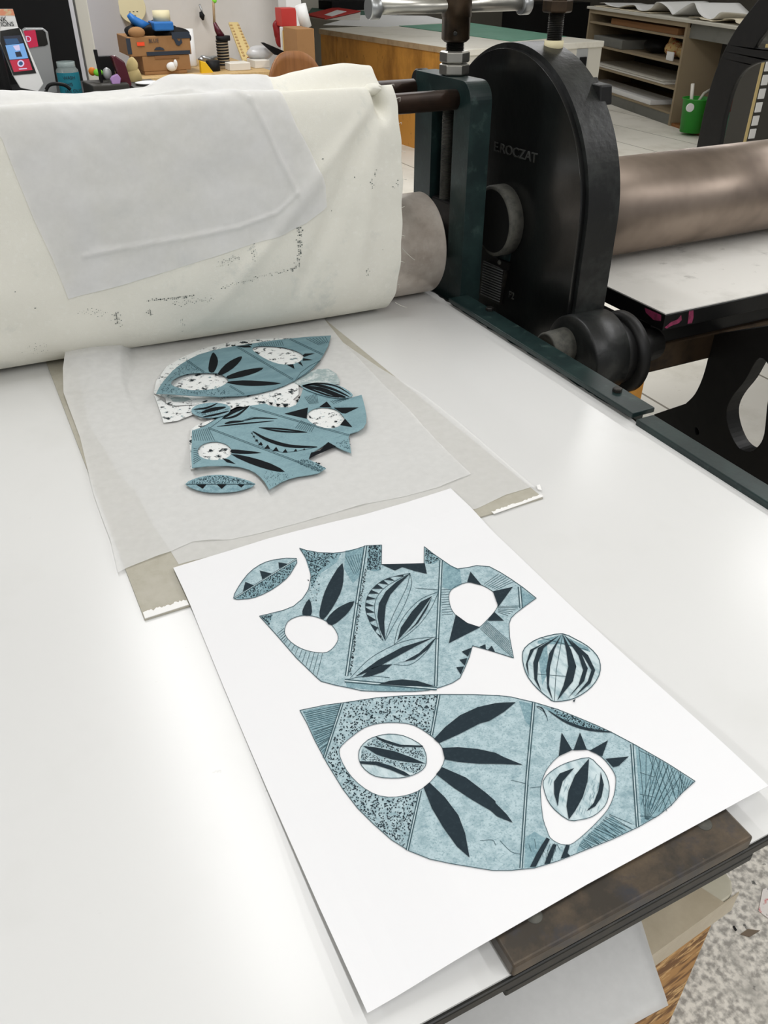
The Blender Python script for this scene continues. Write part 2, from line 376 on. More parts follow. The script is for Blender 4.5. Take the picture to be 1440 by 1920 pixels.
# ------------------------------------------------------------------ art drawn on thin sheets
BED = .85
def UP(u, v, zf):
    z = zf(.5, .5)
    for _ in range(6):
        p = P(u, v, z=z); z = zf(p.x, p.y)
    return Vector((p.x, p.y, z))
class Art:
    """layered flat shapes traced on a sheet; layer 0 is the sheet's own surface"""
    def __init__(s, zf): s.zf = zf; s.mb = MB()
    def w(s, pts, layer):
        out = []
        for u, v in pts:
            p = UP(u, v, s.zf); out.append((p.x, p.y, layer*.001))
        return out
    def poly(s, pts, mi, layer, holes=()):
        s.mb.mi = mi; s.mb.flat(s.w(pts, layer), [s.w(h, layer) for h in holes]); return s
    def solid(s, pts, mi, depth, holes=()):
        s.mb.mi = mi; s.mb.prism(s.w(pts, 0), (0, 0, -.001*depth), [s.w(h, 0) for h in holes]); return s
    def line(s, pts, wd, mi, layer):
        for (a, b), (c, d) in zip(pts, pts[1:]):
            L = math.hypot(c-a, d-b) or 1; nx, ny = -(d-b)/L*wd/2, (c-a)/L*wd/2
            ex, ey = (c-a)/L*wd*.2, (d-b)/L*wd*.2
            s.poly([(a-ex+nx, b-ey+ny), (c+ex+nx, d+ey+ny), (c+ex-nx, d+ey-ny), (a-ex-nx, b-ey-ny)], mi, layer)
        return s
    def taper(s, pts, wd, mi, layer):
        """a hand-cut line that swells in the middle"""
        pts = spline(pts, 5) if len(pts) > 2 else pts
        n = len(pts); A, B = [], []
        for i, (x, y) in enumerate(pts):
            a = pts[max(0, i-1)]; b = pts[min(n-1, i+1)]; L = math.hypot(b[0]-a[0], b[1]-a[1]) or 1
            w_ = wd*(.25+.75*math.sin(PI*i/(n-1)))/2; nx, ny = -(b[1]-a[1])/L*w_, (b[0]-a[0])/L*w_
            A.append((x+nx, y+ny)); B.append((x-nx, y-ny))
        return s.poly(A+B[::-1], mi, layer)
    def dots(s, poly, n, r, mi, layer, avoid=()):
        xs = [p[0] for p in poly]; ys = [p[1] for p in poly]; k = 0
        while k < n:
            x, y = random.uniform(min(xs), max(xs)), random.uniform(min(ys), max(ys))
            if not inside((x, y), poly) or any(inside((x, y), h) for h in avoid): 
                if random.random() < .02: k += 1
                continue
            k += 1; a = random.uniform(0, PI); rr = r*random.uniform(.6, 1.15); e = rr*random.uniform(1, 1.9)
            s.poly([(x+e*math.cos(a)*math.cos(t)-rr*math.sin(a)*math.sin(t), y+e*math.sin(a)*math.cos(t)+rr*math.cos(a)*math.sin(t)) for t in [PI*2*i/5 for i in range(5)]], mi, layer)
        return s
    def build(s, name, mats, base, parent=None, step=.02):
        bm = s.mb.bm
        bmesh.ops.recalc_face_normals(bm, faces=bm.faces)
        for ax in (0, 1):
            lo = min(v.co[ax] for v in bm.verts); hi = max(v.co[ax] for v in bm.verts)
            for k in range(math.ceil(lo/step), math.floor(hi/step)+1):
                pl = [0, 0, 0]; no = [0, 0, 0]; pl[ax] = k*step; no[ax] = 1
                big = [f for f in bm.faces if min(v.co[ax] for v in f.verts) < k*step-1e-5 and max(v.co[ax] for v in f.verts) > k*step+1e-5 and f.calc_area() > 4e-6]
                if not big: continue
                ed = {e for f in big for e in f.edges}; vv = {v for f in big for v in f.verts}
                bmesh.ops.bisect_plane(bm, geom=list(big)+list(ed)+list(vv), plane_co=pl, plane_no=no, dist=1e-6)
        up = [f for f in bm.faces if abs(f.normal.z) > .9]
        for v in bm.verts: v.co.z = s.zf(v.co.x, v.co.y)+base+v.co.z*.4
        if not parent or True:
            pass
        o = s.mb.build(name, mats, parent, fix=False); return o

# ------------------------------------------------------------------ the etching press
press = thing('etching_press', (.55, 1.2, 0), 'near dark green etching press with a white topped bed and cream blankets over its roller', 'printing press')
XL, XR, Y0, Y1 = -.42, 1.083, .2805, 3.6
# white sheet over the bed, its right edge chipped
rng = random.Random(3); chip = []
y = Y0
while y < 2.6:
    chip.append((XR+rng.uniform(-.004, .003), y, BED-.003)); y += rng.uniform(.012, .03)
mb = MB(); mb.prism([(XL, Y0, BED-.003)]+chip+[(XR, Y1, BED-.003), (XL, Y1, BED-.003)], (0, 0, .003)); mb.build('bed_sheet', 'bed_sheet', press)
MB().box((XL, Y0-.004, BED-.018), (XR+.012, Y1, BED-.0035)).build('bed_plate', 'black_steel', press, bev=.002)
MB().box((.262, Y0-.004, BED-.031), (.575, Y0+.10, BED-.0185)).build('bed_bracket', 'black_steel', press, bev=.002)
# stop bar bolted across the near end
sb = MB().box((.2665, Y0-.0036, BED+.0003), (.5615, Y0+.056, BED+.0205)).build('stop_bar', 'bar_steel', press, bev=.003, seg=3)
for bu, bv in ((1001, 1716), (1320, 1544)):
    p = P(bu, bv, z=BED+.0205)
    MB().lathe((p.x, p.y, BED+.0200), (0, 0, 1), [(0, .0088), (.0012, .0078), (.0015, 0)], 20).build('bolt', 'dusty', sb)
# rails along the right edge
def rail(y0, y1, x0, x1, z0, z1): return MB().box((x0, y0, z0), (x1, y1, z1)).build('rail_guard', 'green', press, bev=.002)
def hexn(mb, c, ax, r, h, n=6):
    c = Vector(c); mb.lathe(c, ax, [(0, r*.9), (h*.12, r), (h*.86, r), (h, r*.86)], n, smooth=False); return mb
r1 = rail(1.062, 1.785, 1.070, 1.128, BED+.010, BED+.021)
MB().box((1.084, 1.08, BED-.06), (1.118, 1.785, BED+.0098)).build('rail_web', 'green', press, bev=.001)
for u, v in ((918, 582), (1157, 734)):
    p = P(u, v, z=BED+.021)
    b = hexn(MB(), (p.x, p.y, BED+.0205), (0, 0, 1), .0105, .009); b.build('bolt', 'black_steel', r1, bev=.0008)
r2 = rail(.35, 1.052, 1.073, 1.117, BED-.02, BED+.0125)
MB().box((1.078, .345, BED-.10), (1.112, 1.052, BED-.0205)).build('rail_web', 'green', press, bev=.001)
# side frame with the slot the bearing slides in
xf0, xf1 = 1.108, 1.167
def rnd(c, r, a0, a1, n=6): return [(c[0]+r*math.cos(a), c[1]+r*math.sin(a)) for a in [math.radians(a0+(a1-a0)*i/n) for i in range(n+1)]]
FY = lambda u, v: P(u, v, x=xf0).y
yL, sL, sR = FY(778, 230), FY(809, 240), FY(849, 250)
prof = [(1.79, .60), (yL, .60), (yL, 1.372)] + rnd((1.835, 1.327), .045, 90, 180, 10)
slot = [(sR, .95), (sL, .95), (sL, 1.305), (sR, 1.305)]
MB().prism([(xf0, a, b) for a, b in prof], (xf1-xf0, 0, 0), [[(xf0, a, b) for a, b in slot]]).build('side_frame', 'green', press, bev=.008, seg=4)
MB().box((1.113, sR+.001, .951), (1.160, sL-.001, 1.085)).build('bearing_block', 'black2', press, bev=.004)
MB().box((1.150, sR+.0005, 1.086), (1.1665, sL-.0005, 1.3045)).build('slot_dark_plate', 'black2', press)  # black plate added to stand in for the dark depth of the slot
# pressure screw in the slot
scr = []
for i in range(0, 72): scr += [(i*.0032, .0155), (i*.0032+.0016, .0128)]
MB().lathe((1.130, P(839, 260, x=1.130).y, 1.086), (0, 0, 1), scr, 20, smooth=False).build('pressure_screw', 'dusty', press)
# hex nuts, threaded neck, sleeve and tommy bar
sx, sy = 1.142, 1.930
for z in (1.373, 1.3995):
    hexn(MB(), (sx, sy, z), (0, 0, 1), .0365, .0255).build('hex_nut', 'chrome', press, bev=.001)
th = []
for i in range(0, 14): th += [(i*.0032, .0225), (i*.0032+.0016, .0195)]
MB().lathe((sx, sy, 1.425), (0, 0, 1), th, 24, smooth=False).build('threaded_neck', 'black_steel', press)
MB().lathe((sx, sy, 1.443), (0, 0, 1), [(0, .027), (.006, .0335), (.051, .0335), (.0515, .0355), (.115, .0355), (.12, .031), (.14, .03)], 32).build('spindle_sleeve', 'bronze', press)
MB().lathe((sx-.018, sy-.0285, 1.462), (-.5, -.86, 0), [(0, .005), (.003, .005), (.0035, .003)], 16).build('set_screw', 'black_steel', press)
hz = 1.5165
tb = MB().cyl((.925, sy, hz), (1.335, sy, hz), .0148, 24).build('tommy_bar', 'chrome', press)
for x0 in (.912, 1.318):
    MB().cyl((x0, sy, hz), (x0+.026, sy, hz), .0235, 28, bev=.002).build('bar_knob', 'steel', tb)
# brown tie rods under the blankets
MB().cyl((-.42, 1.86, 1.329), (1.1075, 1.86, 1.329), .0225, 28).build('tie_rod', 'bar_brown', press)
MB().cyl((-.42, 2.075, 1.329), (1.1075, 2.075, 1.329), .0225, 28).build('tie_rod', 'bar_brown', press)
q_ = P(783, 152, y=2.165); MB().cyl((q_.x-.005, 2.165, q_.z), (q_.x+.03, 2.165, q_.z), .03, 28, bev=.004).build('rod_cap', 'black2', press)
# roller
RZ = BED+.004+.127
ro = MB().lathe((-.42, 1.92, RZ), (1, 0, 0), [(0, .04), (0, .123), (.004, .127), (1.481, .127), (1.485, .123), (1.4851, .05), (1.525, .05)], 64).build('roller', 'roller', press)
# gear cover: a tall domed casting
gx0, gx1, gy, gz, gr = 1.242, 1.335, 1.843, 1.097, .334
gp = rnd((gy, gz), gr, 0, 180, 90) + [(gy-gr, .86), (gy-gr+.03, .60), (gy+gr-.02, .60)]
gc = MB().prism([(gx0, a, b) for a, b in gp], (gx1-gx0, 0, 0)).build('gear_cover', 'cast_black', press, bev=.007, seg=3)
rp = rnd((gy, gz), gr+.012, -2, 180, 96)+[(gy-gr-.012, .62), (gy-gr+.004, .62)]; ri = rnd((gy, gz), gr-.004, 180, -2, 96)
MB().prism([(gx0+.014, a, b) for a, b in rp+ri], (gx1-gx0-.004, 0, 0)).build('cover_rim', 'rim_black', gc, bev=.003)
lug = P(1122, 172, x=1.345)
MB().prism([(1.33, lug.y-.03, lug.z-.025), (1.33, lug.y+.035, lug.z-.01), (1.33, lug.y+.03, lug.z+.018), (1.33, lug.y-.022, lug.z+.016)], (.035, 0, 0)).build('lug', 'black2', gc, bev=.004)
hexn(MB(), (1.350, lug.y+.02, lug.z+.005), (0, .6, .8), .012, .02).build('lug_nut', 'black_steel', gc)
# cast name, running down to the right as seen from the bed
FR = lambda u, v, d=0: P(u, v, x=gx0-d)
a, b = FR(924, 281), FR(1008, 305)
a, b = FR(926, 282), FR(1007, 306)
L_ = (b-a).length
me = text_mesh('E.ROCZAT', 1, 0); wd = max(v.co.x for v in me.vertices)
sz = min(L_/wd, .034)
ex = (b-a).normalized(); ey = Vector((0, 0, 1)); ey = (ey-ex*ey.dot(ex)).normalized()
mt = frame((gx0+.0006, a.y, a.z), ex, ey)
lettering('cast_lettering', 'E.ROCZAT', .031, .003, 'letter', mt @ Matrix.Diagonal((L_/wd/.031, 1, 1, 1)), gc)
a, b = FR(954, 557), FR(977, 569)
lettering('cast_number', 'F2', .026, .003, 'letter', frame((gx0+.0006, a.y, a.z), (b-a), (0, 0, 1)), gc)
# collar of the roller shaft, step plate and strap on the cover face
A3, B3, C3 = [(q.y, q.z) for q in (P(922, 347, x=1.205), P(958, 405, x=1.205), P(946, 470, x=1.205))]
def circ(a, b, c):
    d = 2*(a[0]*(b[1]-c[1])+b[0]*(c[1]-a[1])+c[0]*(a[1]-b[1])); s = lambda p: p[0]**2+p[1]**2
    x = (s(a)*(b[1]-c[1])+s(b)*(c[1]-a[1])+s(c)*(a[1]-b[1]))/d; y = (s(a)*(c[0]-b[0])+s(b)*(a[0]-c[0])+s(c)*(b[0]-a[0]))/d
    return x, y, math.hypot(a[0]-x, a[1]-y)
ky, kz, kr = circ(A3, B3, C3); kr = min(kr, .11)
sco = MB().lathe((1.205, ky, kz), (1, 0, 0), [(0, kr-.012), (0, kr-.004), (.004, kr), (.0375, kr)], 48).build('shaft_collar', 'dusty', gc)
MB().lathe((1.2045, ky, kz), (1, 0, 0), [(.0, kr-.01), (.02, kr-.01)], 48).build('collar_face', 'black2', sco)
q = [FR(911, 488), FR(953, 506), FR(941, 571), FR(905, 552)]
sp = MB().prism(q, (-.010, 0, 0)).build('step_plate', 'black_steel', gc, bev=.001)
o_, ex_, ey_ = q[0], q[1]-q[0], q[3]-q[0]
mb = MB()
for i in range(13):
    s0 = .03+i*.073
    pa = o_+ex_*.06+ey_*(s0+.02); pb = o_+ex_*.92+ey_*(s0-.03+.02)
    if s0 > .95: continue
    mb.prism([pa+Vector((-.0101, 0, 0)), pb+Vector((-.0101, 0, 0)), pb+ey_*.028+Vector((-.0101, 0, 0)), pa+ey_*.028+Vector((-.0101, 0, 0))], (-.0022, 0, 0))
mb.build('tread_ribs', 'steel', sp)
q2 = [FR(926, 480), FR(957, 494), FR(954, 507), FR(912, 489)]
MB().prism(q2, (-.006, 0, 0)).build('plate_bracket', 'black_steel', gc)
p = FR(937, 492, .006); MB().sphere((p.x, p.y, p.z), .0065, 14).build('bracket_screw', 'dusty', gc)
q3 = [FR(943, 425), FR(966, 432), FR(956, 490), FR(931, 480)]
MB().prism(q3, (-.004, 0, 0)).build('cover_strap', 'green', gc)
# bosses low on the cover
MB().lathe((1.238, 1.472, .795), (1, 0, 0), [(0, .07), (0, .098), (.005, .103), (.101, .103), (.106, .097), (.106, .05)], 48).build('lower_boss', 'rim_black', gc)
p = P(1030, 640, x=1.2)
MB().lathe((1.178, p.y-.016, p.z-.012), (1, 0, 0), [(.012, .0), (.012, .034), (0, .036), (.002, .042), (.072, .046)], 36).build('boss_pin', 'dusty', gc)
MB().cyl((1.344, 1.475, .78), (1.39, 1.475, .78), .082, 36).build('shaft_neck', 'black2', gc)
MB().lathe((1.388, 1.485, .77), (1, 0, 0), [(0, .06), (0, .098), (.008, .106), (.03, .106), (.036, .098), (.036, .03)], 48).build('shaft_disc', 'black2', gc)
# bolt standing on the cover
bp = P(1037, 95, x=1.325)
MB().cyl((1.325, bp.y, 1.425), (1.325, bp.y, 1.450), .0225, 24).build('bolt_collar', 'cream_tape', gc)
th = []
for i in range(0, 17): th += [(i*.0035, .0185), (i*.0035+.0018, .0162)]
MB().lathe((1.325, bp.y, 1.45), (0, 0, 1), th, 24, smooth=False).build('cover_bolt', 'black_steel', gc)
hexn(MB(), (1.325, bp.y, 1.505), (0, 0, 1), .0345, .027).build('bolt_head', 'bronze', gc, bev=.001)
# plinth under the bed
MB().box((1.115, 1.60, 0), (1.165, 2.25, .599)).build('base_leg', 'green', press)
MB().box((1.17, 1.62, 0), (1.33, 2.1, .599)).build('gear_base', 'black2', press)
MB().box((-.35, .75, .70), (1.0, .85, BED-.0185)).build('cross_beam', 'black2', press)
MB().box((-.35, 1.85, .70), (1.105, 1.99, BED-.0185)).build('cross_beam', 'black2', press)
for x0 in (-.35, .92): MB().box((x0, .76, 0), (x0+.07, .84, .70)).build('leg', 'black2', press)
MB().box((-.35, 1.86, 0), (-.25, 1.98, .70)).build('leg', 'black2', press)
p = P(1176, 712, x=1.42)
MB().box((1.395, p.y-.035, 0), (1.445, p.y+.03, p.z+.05)).build('wooden_wedge', 'wood', press)

# ------------------------------------------------------------------ the felt blankets
TOPPX = [(0, 174), (140, 179), (270, 168), (325, 145), (480, 143), (520, 146), (560, 136), (600, 128), (650, 121), (700, 125), (735, 139), (752, 152)]
def zfrom(u, v, y): return P(u, v, y=y)
tops = [(P(u, v, y=1.88).x, P(u, v, y=1.88).z) for u, v in TOPPX]
def crest(x):
    if x <= tops[0][0]: return tops[0][1]
    for (a, b), (c, d) in zip(tops, tops[1:]):
        if x <= c: return lerp(b, d, sstep(a, c, x)*.5+.5*(x-a)/(c-a))
    return tops[-1][1]
GRV = [(.66, 8.75), (.76, 8.75), (.82, 8.6), (.852, 8.25), (.866, 7.8), (.872, 7.35)]
def felt(x, t):
    zc = crest(x); k = sstep(-.1, .9, x)
    yo = .028*(1-k)
    pts = [(1.93, .853), (1.865+yo*.5, .8565), (1.80+yo, .870+.006*(1-k)), (1.757+yo, .925), (1.742+yo, 1.02), (1.745+yo, 1.12), (1.755+yo, 1.22), (1.768+yo, 1.31),
           (1.792+yo*.6, min(1.377, zc-.014)), (1.832+yo*.2, lerp(min(1.378, zc-.006), min(1.362, zc-.02), sstep(.56, .72, x))), (1.885, zc), (1.95, zc-.014), (2.06, max(1.362, zc-.045)), (2.118, 1.30), (2.126, 1.10)]
    i = max(0, min(len(pts)-2, int(t))); f = t-i
    p0, p1, p2, p3 = pts[max(i-1, 0)], pts[i], pts[i+1], pts[min(i+2, len(pts)-1)]
    y, z = [.5*(2*b+(c-a)*f+(2*a-5*b+4*c-d)*f*f+(3*b-a-3*c+d)*f**3) for a, b, c, d in zip(p0, p1, p2, p3)]
    n = noise.noise(Vector((x*3.2, t*.5, 3)))*.009*sstep(2.2, 4, t)*(1-sstep(8, 10, t))+noise.noise(Vector((x*9, t*1.3, 8)))*.0028*sstep(1.5, 3, t)
    # pull of the cloth towards the knot of folds at the right end
    g = 0
    for (x1, t1), (x2, t2) in zip(GRV, GRV[1:]):
        dx, dt = (x2-x1), (t2-t1)*.05; L2 = dx*dx+dt*dt
        s = max(0, min(1, ((x-x1)*dx+(t-t1)*.05*dt)/L2)); e = math.hypot(x-x1-s*dx, (t-t1)*.05-s*dt)
        g = max(g, math.exp(-(e/.012)**2))
    y += n+.056*g*sstep(.62, .76, x)*(1 if t < 9 else .5); z -= .030*g*sstep(.64, .76, x)*sstep(7.8, 8.6, t)
    # soft diagonal folds running down from there
    for ang_, dx, amp in ((.055, .0, .010), (.10, .0, -.007), (.02, 0, -.006)):
        xx = .868-ang_*(7.6-t); y += amp*math.exp(-((x-xx)/.022)**2)*sstep(2.5, 4.5, t)*(1-sstep(6.6, 8.2, t))
    return Vector((x, y, z))
FE = [(0, .886), (1.5, .892), (3, .900), (4.5, .909), (6, .913), (7.5, .908), (9, .900), (11, .895), (14, .89)]
def felt_edge(t):
    for (a, b), (c, d) in zip(FE, FE[1:]):
        if t <= c: return lerp(b, d, (t-a)/(c-a))+.0015*math.sin(t*7)
    return FE[-1][1]
NX, NT = 150, 120
rows = []
for j in range(NT+1):
    t = 14*j/NT; xe = felt_edge(t); rows.append([felt(-.42+(xe+.42)*(1-(1-i/NX)**1.35), t) for i in range(NX+1)])
fm = MB().grid(rows)
bl = fm.build('press_blanket', 'felt', None, solid=.007, fix=False)
d = bl.modifiers.new('sub', 'SUBSURF'); d.levels = 1; d.render_levels = 1
tag(bl, 'thick cream felt blanket folded back over the roller of the near press', 'blanket')
# picture-to-cloth lookup, so the things lying on the cloth follow it
KD = []
for j in range(0, 301):
    t = 1.5+9.4*j/300
    for i in range(0, 301):
        x = -.35+1.27*i/300; u, v, w_ = proj(felt(x, t)); KD.append((u, v, w_, x, t))
kd = KDTree(len(KD))
for i, k in enumerate(KD): kd.insert((k[0], k[1], 0), i)
kd.balance()
def on_felt(u, v):
    c = kd.find_n((u, v, 0), 6); best = min(c, key=lambda r: (r[2] > 4, KD[r[1]][2]))
    return KD[best[1]][3], KD[best[1]][4]
def fnorm(x, t):
    a = felt(x+.002, t)-felt(x-.002, t); b = felt(x, t+.02)-felt(x, t-.02)
    n = a.cross(b).normalized(); return n if n.y < .2 or n.z > .5 else -n
# ink stains and old offset lines on the cloth, as part of it
mb = MB(); rs = random.Random(11)
def stain(u, v, r):
    x, t = on_felt(u, v); c = felt(x, t); n = fnorm(x, t); e1 = Vector((1, 0, 0)); e1 = (e1-n*e1.dot(n)).normalized(); e2 = n.cross(e1); s_ = .00115*r; k = rs.randint(5, 7); a0 = rs.random()*6
    mb.flat([c+n*.0011+(e1*math.cos(a0+6.283*i/k)*1.5+e2*math.sin(a0+6.283*i/k))*s_*rs.uniform(.5, 1.2) for i in range(k)])
def trail(pts, n, w, r):
    q = at_len([(a, b, 0) for a, b in pts], n)
    for p in q:
        for _ in range(2): stain(p.x+rs.gauss(0, w), p.y+rs.gauss(0, w), r*rs.uniform(.3, 1.1))
trail([(563, 428), (564, 462), (560, 503), (545, 508)], 42, 2.2, 1.3)
trail([(545, 508), (490, 520), (470, 528), (420, 540)], 26, 1.6, .9)
trail([(365, 556), (330, 561), (277, 566)], 40, 1.0, 1.2)
trail([(330, 571), (400, 563)], 22, 3.0, .9)
trail([(476, 455), (476, 488)], 14, 2.2, .9); trail([(410, 497), (450, 485)], 20, 4, .8)
trail([(218, 590), (224, 606)], 20, 4, 1.1); trail([(280, 583), (284, 592)], 8, 2, 1.0)
trail([(150, 585), (200, 588)], 18, 3, .7); trail([(340, 600), (345, 612)], 6, 2, .8); trail([(50, 655), (90, 655)], 12, 5, .7)
for u, v, r in ((67, 580, 1.2), (605, 302, 1.4), (30, 548, .8), (667, 335, 1.0), (622, 397, .8), (720, 470, .6)): stain(u, v, r)
for u, v in ((699, 345), (742, 350), (690, 512), (705, 322)):
    for _ in range(7): stain(u+rs.gauss(0, 3), v+rs.gauss(0, 5), rs.uniform(.5, 1.2))
o = mb.build('ink_stains', 'stain', bl); o['kind'] = 'stuff'
# frayed threads on its end
mb = MB()
for t in [3.2+.62*i for i in range(10)]:
    p = felt(felt_edge(t)-.001, t); mb.tube([p, p+Vector((.004+rs.random()*.005, -.002, rs.uniform(-.003, .003))), p+Vector((.005+rs.random()*.003, -.001, rs.uniform(-.007, .004)))], .0005, 4)
for pts in ([(753, 464), (765, 477), (778, 488)], [(741, 567), (752, 573), (763, 577)]):
    q = [P(u, v, y=1.76) for u, v in spline(pts, 4)]; mb.tube(q, .0006, 4)
o = mb.build('frayed_threads', 'felt', bl); o['kind'] = 'stuff'

# tissue thrown over the blanket
def tis(pts, k): 
    q = [on_felt(u, v) for u, v in pts]; return at_len([(x, t*.07, 0) for x, t in q], k)
def sheet_on_felt(name, bot, right, top, left, crease, off, m, label, lift=()):
    rows = coons(bot, top, left, right, 190, 170); R = []
    for r in rows:
        o_ = []
        for p in r:
            x, t = p.x, p.y/.07; q = felt(x, t); n = fnorm(x, t)
            h = off+.0016*noise.noise(Vector((x*14, t*1.1, 1)))+.0011*noise.noise(Vector((x*40, t*3, 5)))
            for pts, amp, w in crease:
                e = 9
                for (x1, t1), (x2, t2) in zip(pts, pts[1:]):
                    dx, dt = x2-x1, (t2-t1)*.07; L2 = dx*dx+dt*dt+1e-9; s = max(0, min(1, ((x-x1)*dx+(t-t1)*.07*dt)/L2)); e = min(e, math.hypot(x-x1-s*dx, (t-t1)*.07-s*dt))
                h += amp*math.exp(-(e/w)**2)
            for (lx, lt, amp, w) in lift: h += amp*math.exp(-((x-lx)**2+((t-lt)*.07)**2)/w**2)
            o_.append(q+n*max(h, .0016))
        R.append(o_)
    o = MB().grid(R).build(name, m, None, fix=False); tag(o, label, 'tissue paper'); return o
B_ = on_felt
v3 = lambda l: [(x, t*.07, 0) for x, t in l]
bot = v3([B_(130, 562), B_(240, 532), B_(347, 501), B_(445, 470), B_(531, 441), B_(575, 420), B_(611, 388)])
rgt = v3([B_(611, 388), B_(609, 350), B_(598, 318), B_(580, 279), B_(560, 238), B_(542, 203), B_(522, 172), (B_(507, 152)[0], 9.9), (B_(498, 148)[0], 10.7)])
top = v3([(-.16, 11.2), (.2, 11.0), (.4, 10.9), (B_(498, 148)[0], 10.7)])
lft = v3([B_(130, 562), B_(98, 489), B_(66, 412), B_(32, 330), B_(4, 262), (-.05, 8.6), (-.12, 10), (-.16, 11.2)])
cr = [([B_(155, 483), B_(260, 462), B_(360, 446), B_(450, 428), B_(520, 400), B_(560, 365)], .0042, .0026),
      ([B_(470, 188), B_(495, 235), B_(525, 300), B_(558, 362)], .0055, .0055),
      ([B_(170, 473), B_(180, 470), B_(260, 468)], .002, .004), ([(B_(270, 175)[0], 9), B_(360, 172), B_(440, 175), B_(470, 188)], .005, .009)]
fl = B_(560, 365)
sheet_on_felt('tissue_paper', bot, rgt, top, lft, cr, .003, 'tissue_top', 'translucent white tissue sheet draped over the folded blanket, creased along its lower edge', [(fl[0]+.03, fl[1], .006, .05)])
# ------------------------------------------------------------------ grey board and tissue sheets on the bed
ZB = BED+.0032
bp_ = [P(*q, z=ZB) for q in ((271, 1161), (1018, 933), (612, 601), (87, 680))]
bp_[2] = bp_[2]+(bp_[2]-bp_[1])*.06; bp_[3] = bp_[3]+(bp_[3]-bp_[0])*.06
bo = MB().prism([(p.x, p.y, BED+.0004) for p in bp_], (0, 0, .0028)).build('grey_board', 'grey_board', None)
tag(bo, 'large flat grey board on the press bed under the crumpled tissue sheets', 'board')
rng = random.Random(5)
def torn(a, b, w, n, amp):
    """strip along a picture edge a-b, torn on its far side"""
    A = at_len([P(*q, z=ZB+.0004) for q in (a, b)], n); out = []
    for i, p in enumerate(A): out.append((p, p+Vector((0, w*(1+amp*rng.uniform(-1, 1)), 0))))
    return out
def strip(name, pr, m, parent, dz):
    mb = MB(); mb.prism([(p.x, p.y, ZB+dz) for p, q in pr]+[(q.x, q.y, ZB+dz) for p, q in pr[::-1]], (0, 0, .0011)); return mb.build(name, m, parent, bev=.0003)
s1 = torn((272, 1160), (354, 1134), .013, 26, .2); strip('torn_paper_edge', s1, 'white_edge', bo, .0001)
s2 = torn((926, 964), (1019, 931), .007, 30, .25); strip('torn_paper_edge', s2, 'white_edge', bo, .0001)
q = [P(*a, z=ZB+.0006) for a in ((1006, 911), (1012, 909), (1016, 920), (1008, 918))]
MB().prism(q, (0, 0, .001)).build('torn_paper_edge', 'white_edge', bo)

def tissue_flat(name, bot, right, top, left, z, label, bumps, amp, seed, nu=110, nv=110):
    px = lambda l: [P(u, v, z=z+(h if True else 0)) for u, v, h in [(q+(0,))[:3] for q in l]]
    rows = coons(px(bot), px(top), px(left), px(right), nu, nv)
    for r in rows:
        for p in r:
            h = amp*(noise.noise(Vector((p.x*16, p.y*16, seed)))+.6*noise.noise(Vector((p.x*38, p.y*34, seed+4)))+.35*abs(noise.noise(Vector((p.x*80, p.y*60, seed+9)))))
            for bx, by, w, a in bumps: h += a*math.exp(-((p.x-bx)**2+(p.y-by)**2)/w**2)
            p.z = max(p.z+h, z-.0004)
    o = MB().grid(rows).build(name, 'tissue', None, fix=False); return tag(o, label, 'tissue paper')
ZA, ZT = ZB+.0009, ZB+.0024
tissue_flat('tissue_paper', [(335, 1058), (480, 1021), (640, 985), (800, 963), (893, 954), (948, 928), (1001, 912)],
            [(1001, 912), (865, 795), (796, 740), (709, 688), (643, 642), (612, 603), (598, 587)],
            [(140, 655), (300, 630), (450, 608), (598, 587)],
            [(335, 1058), (319, 1032), (287, 985), (254, 922), (222, 890), (193, 838), (167, 800), (140, 655)],
            ZA, 'lower tissue sheet lying directly on the grey board, reaching furthest to the right rail', [], .0005, 2)
c1_ = P(705, 845, z=ZT)
tissue_flat('tissue_paper', [(221, 1073), (238, 1064), (280, 1048), (319, 1034), (361, 1015), (432, 1011), (480, 1001), (560, 980), (688, 944), (760, 930), (824, 913), (883, 889)],
            [(883, 889), (825, 832), (790, 795), (762, 762), (720, 722), (680, 680), (640, 640), (600, 588)],
            [(127, 629, .055), (175, 627, .055), (228, 625, .045), (247, 641, .014), (330, 641, .002), (450, 613), (600, 588)],
            [(221, 1073), (207, 1012), (191, 970), (175, 925), (150, 820, .001), (119, 736, .010), (118, 690, .03), (127, 629, .055)],
            ZT, 'upper crumpled tissue sheet carrying the cut plates, one corner turned up against the blanket', [(P(395, 1000, z=ZT).x, P(395, 1000, z=ZT).y, .02, .002)], .0019, 6)

# ------------------------------------------------------------------ the inked, cut-out plates lying on the tissue
ZP = ZT+.0034
k6 = crop(280, 600, 3.42857)
zbase = lambda x, y: ZP
res = Art(lambda x, y: ZP-.0006)
# torn white card smeared with ink that shows behind the plates
rc = thing('smudged_card', (P(420, 760, z=ZP).x, P(420, 760, z=ZP).y, ZP), 'ink smudged white card outline lying beneath the teal plates', 'card')
leafw = k6((28, 470), (45, 390), (110, 300), (210, 240), (350, 180), (520, 140), (700, 122), (900, 116), (1000, 140), (1000, 250), (940, 330), (960, 430), (960, 478), (920, 515), (760, 545), (640, 575), (560, 560), (420, 545), (280, 545), (160, 552), (110, 535), (100, 500))
h1 = k6((150, 500), (300, 503), (480, 510), (640, 500), (800, 455), (930, 415), (965, 440), (955, 475), (900, 510), (760, 520), (640, 520), (560, 520), (420, 535), (280, 540), (160, 545), (115, 530))
mbp = res.poly(leafw, 0, 0)
res.poly(k6((30, 480), (110, 540), (165, 560), (290, 548), (420, 548), (640, 560), (760, 548), (560, 580), (440, 640), (330, 640), (280, 610), (180, 650), (92, 662), (70, 590), (45, 520)), 0, 1)
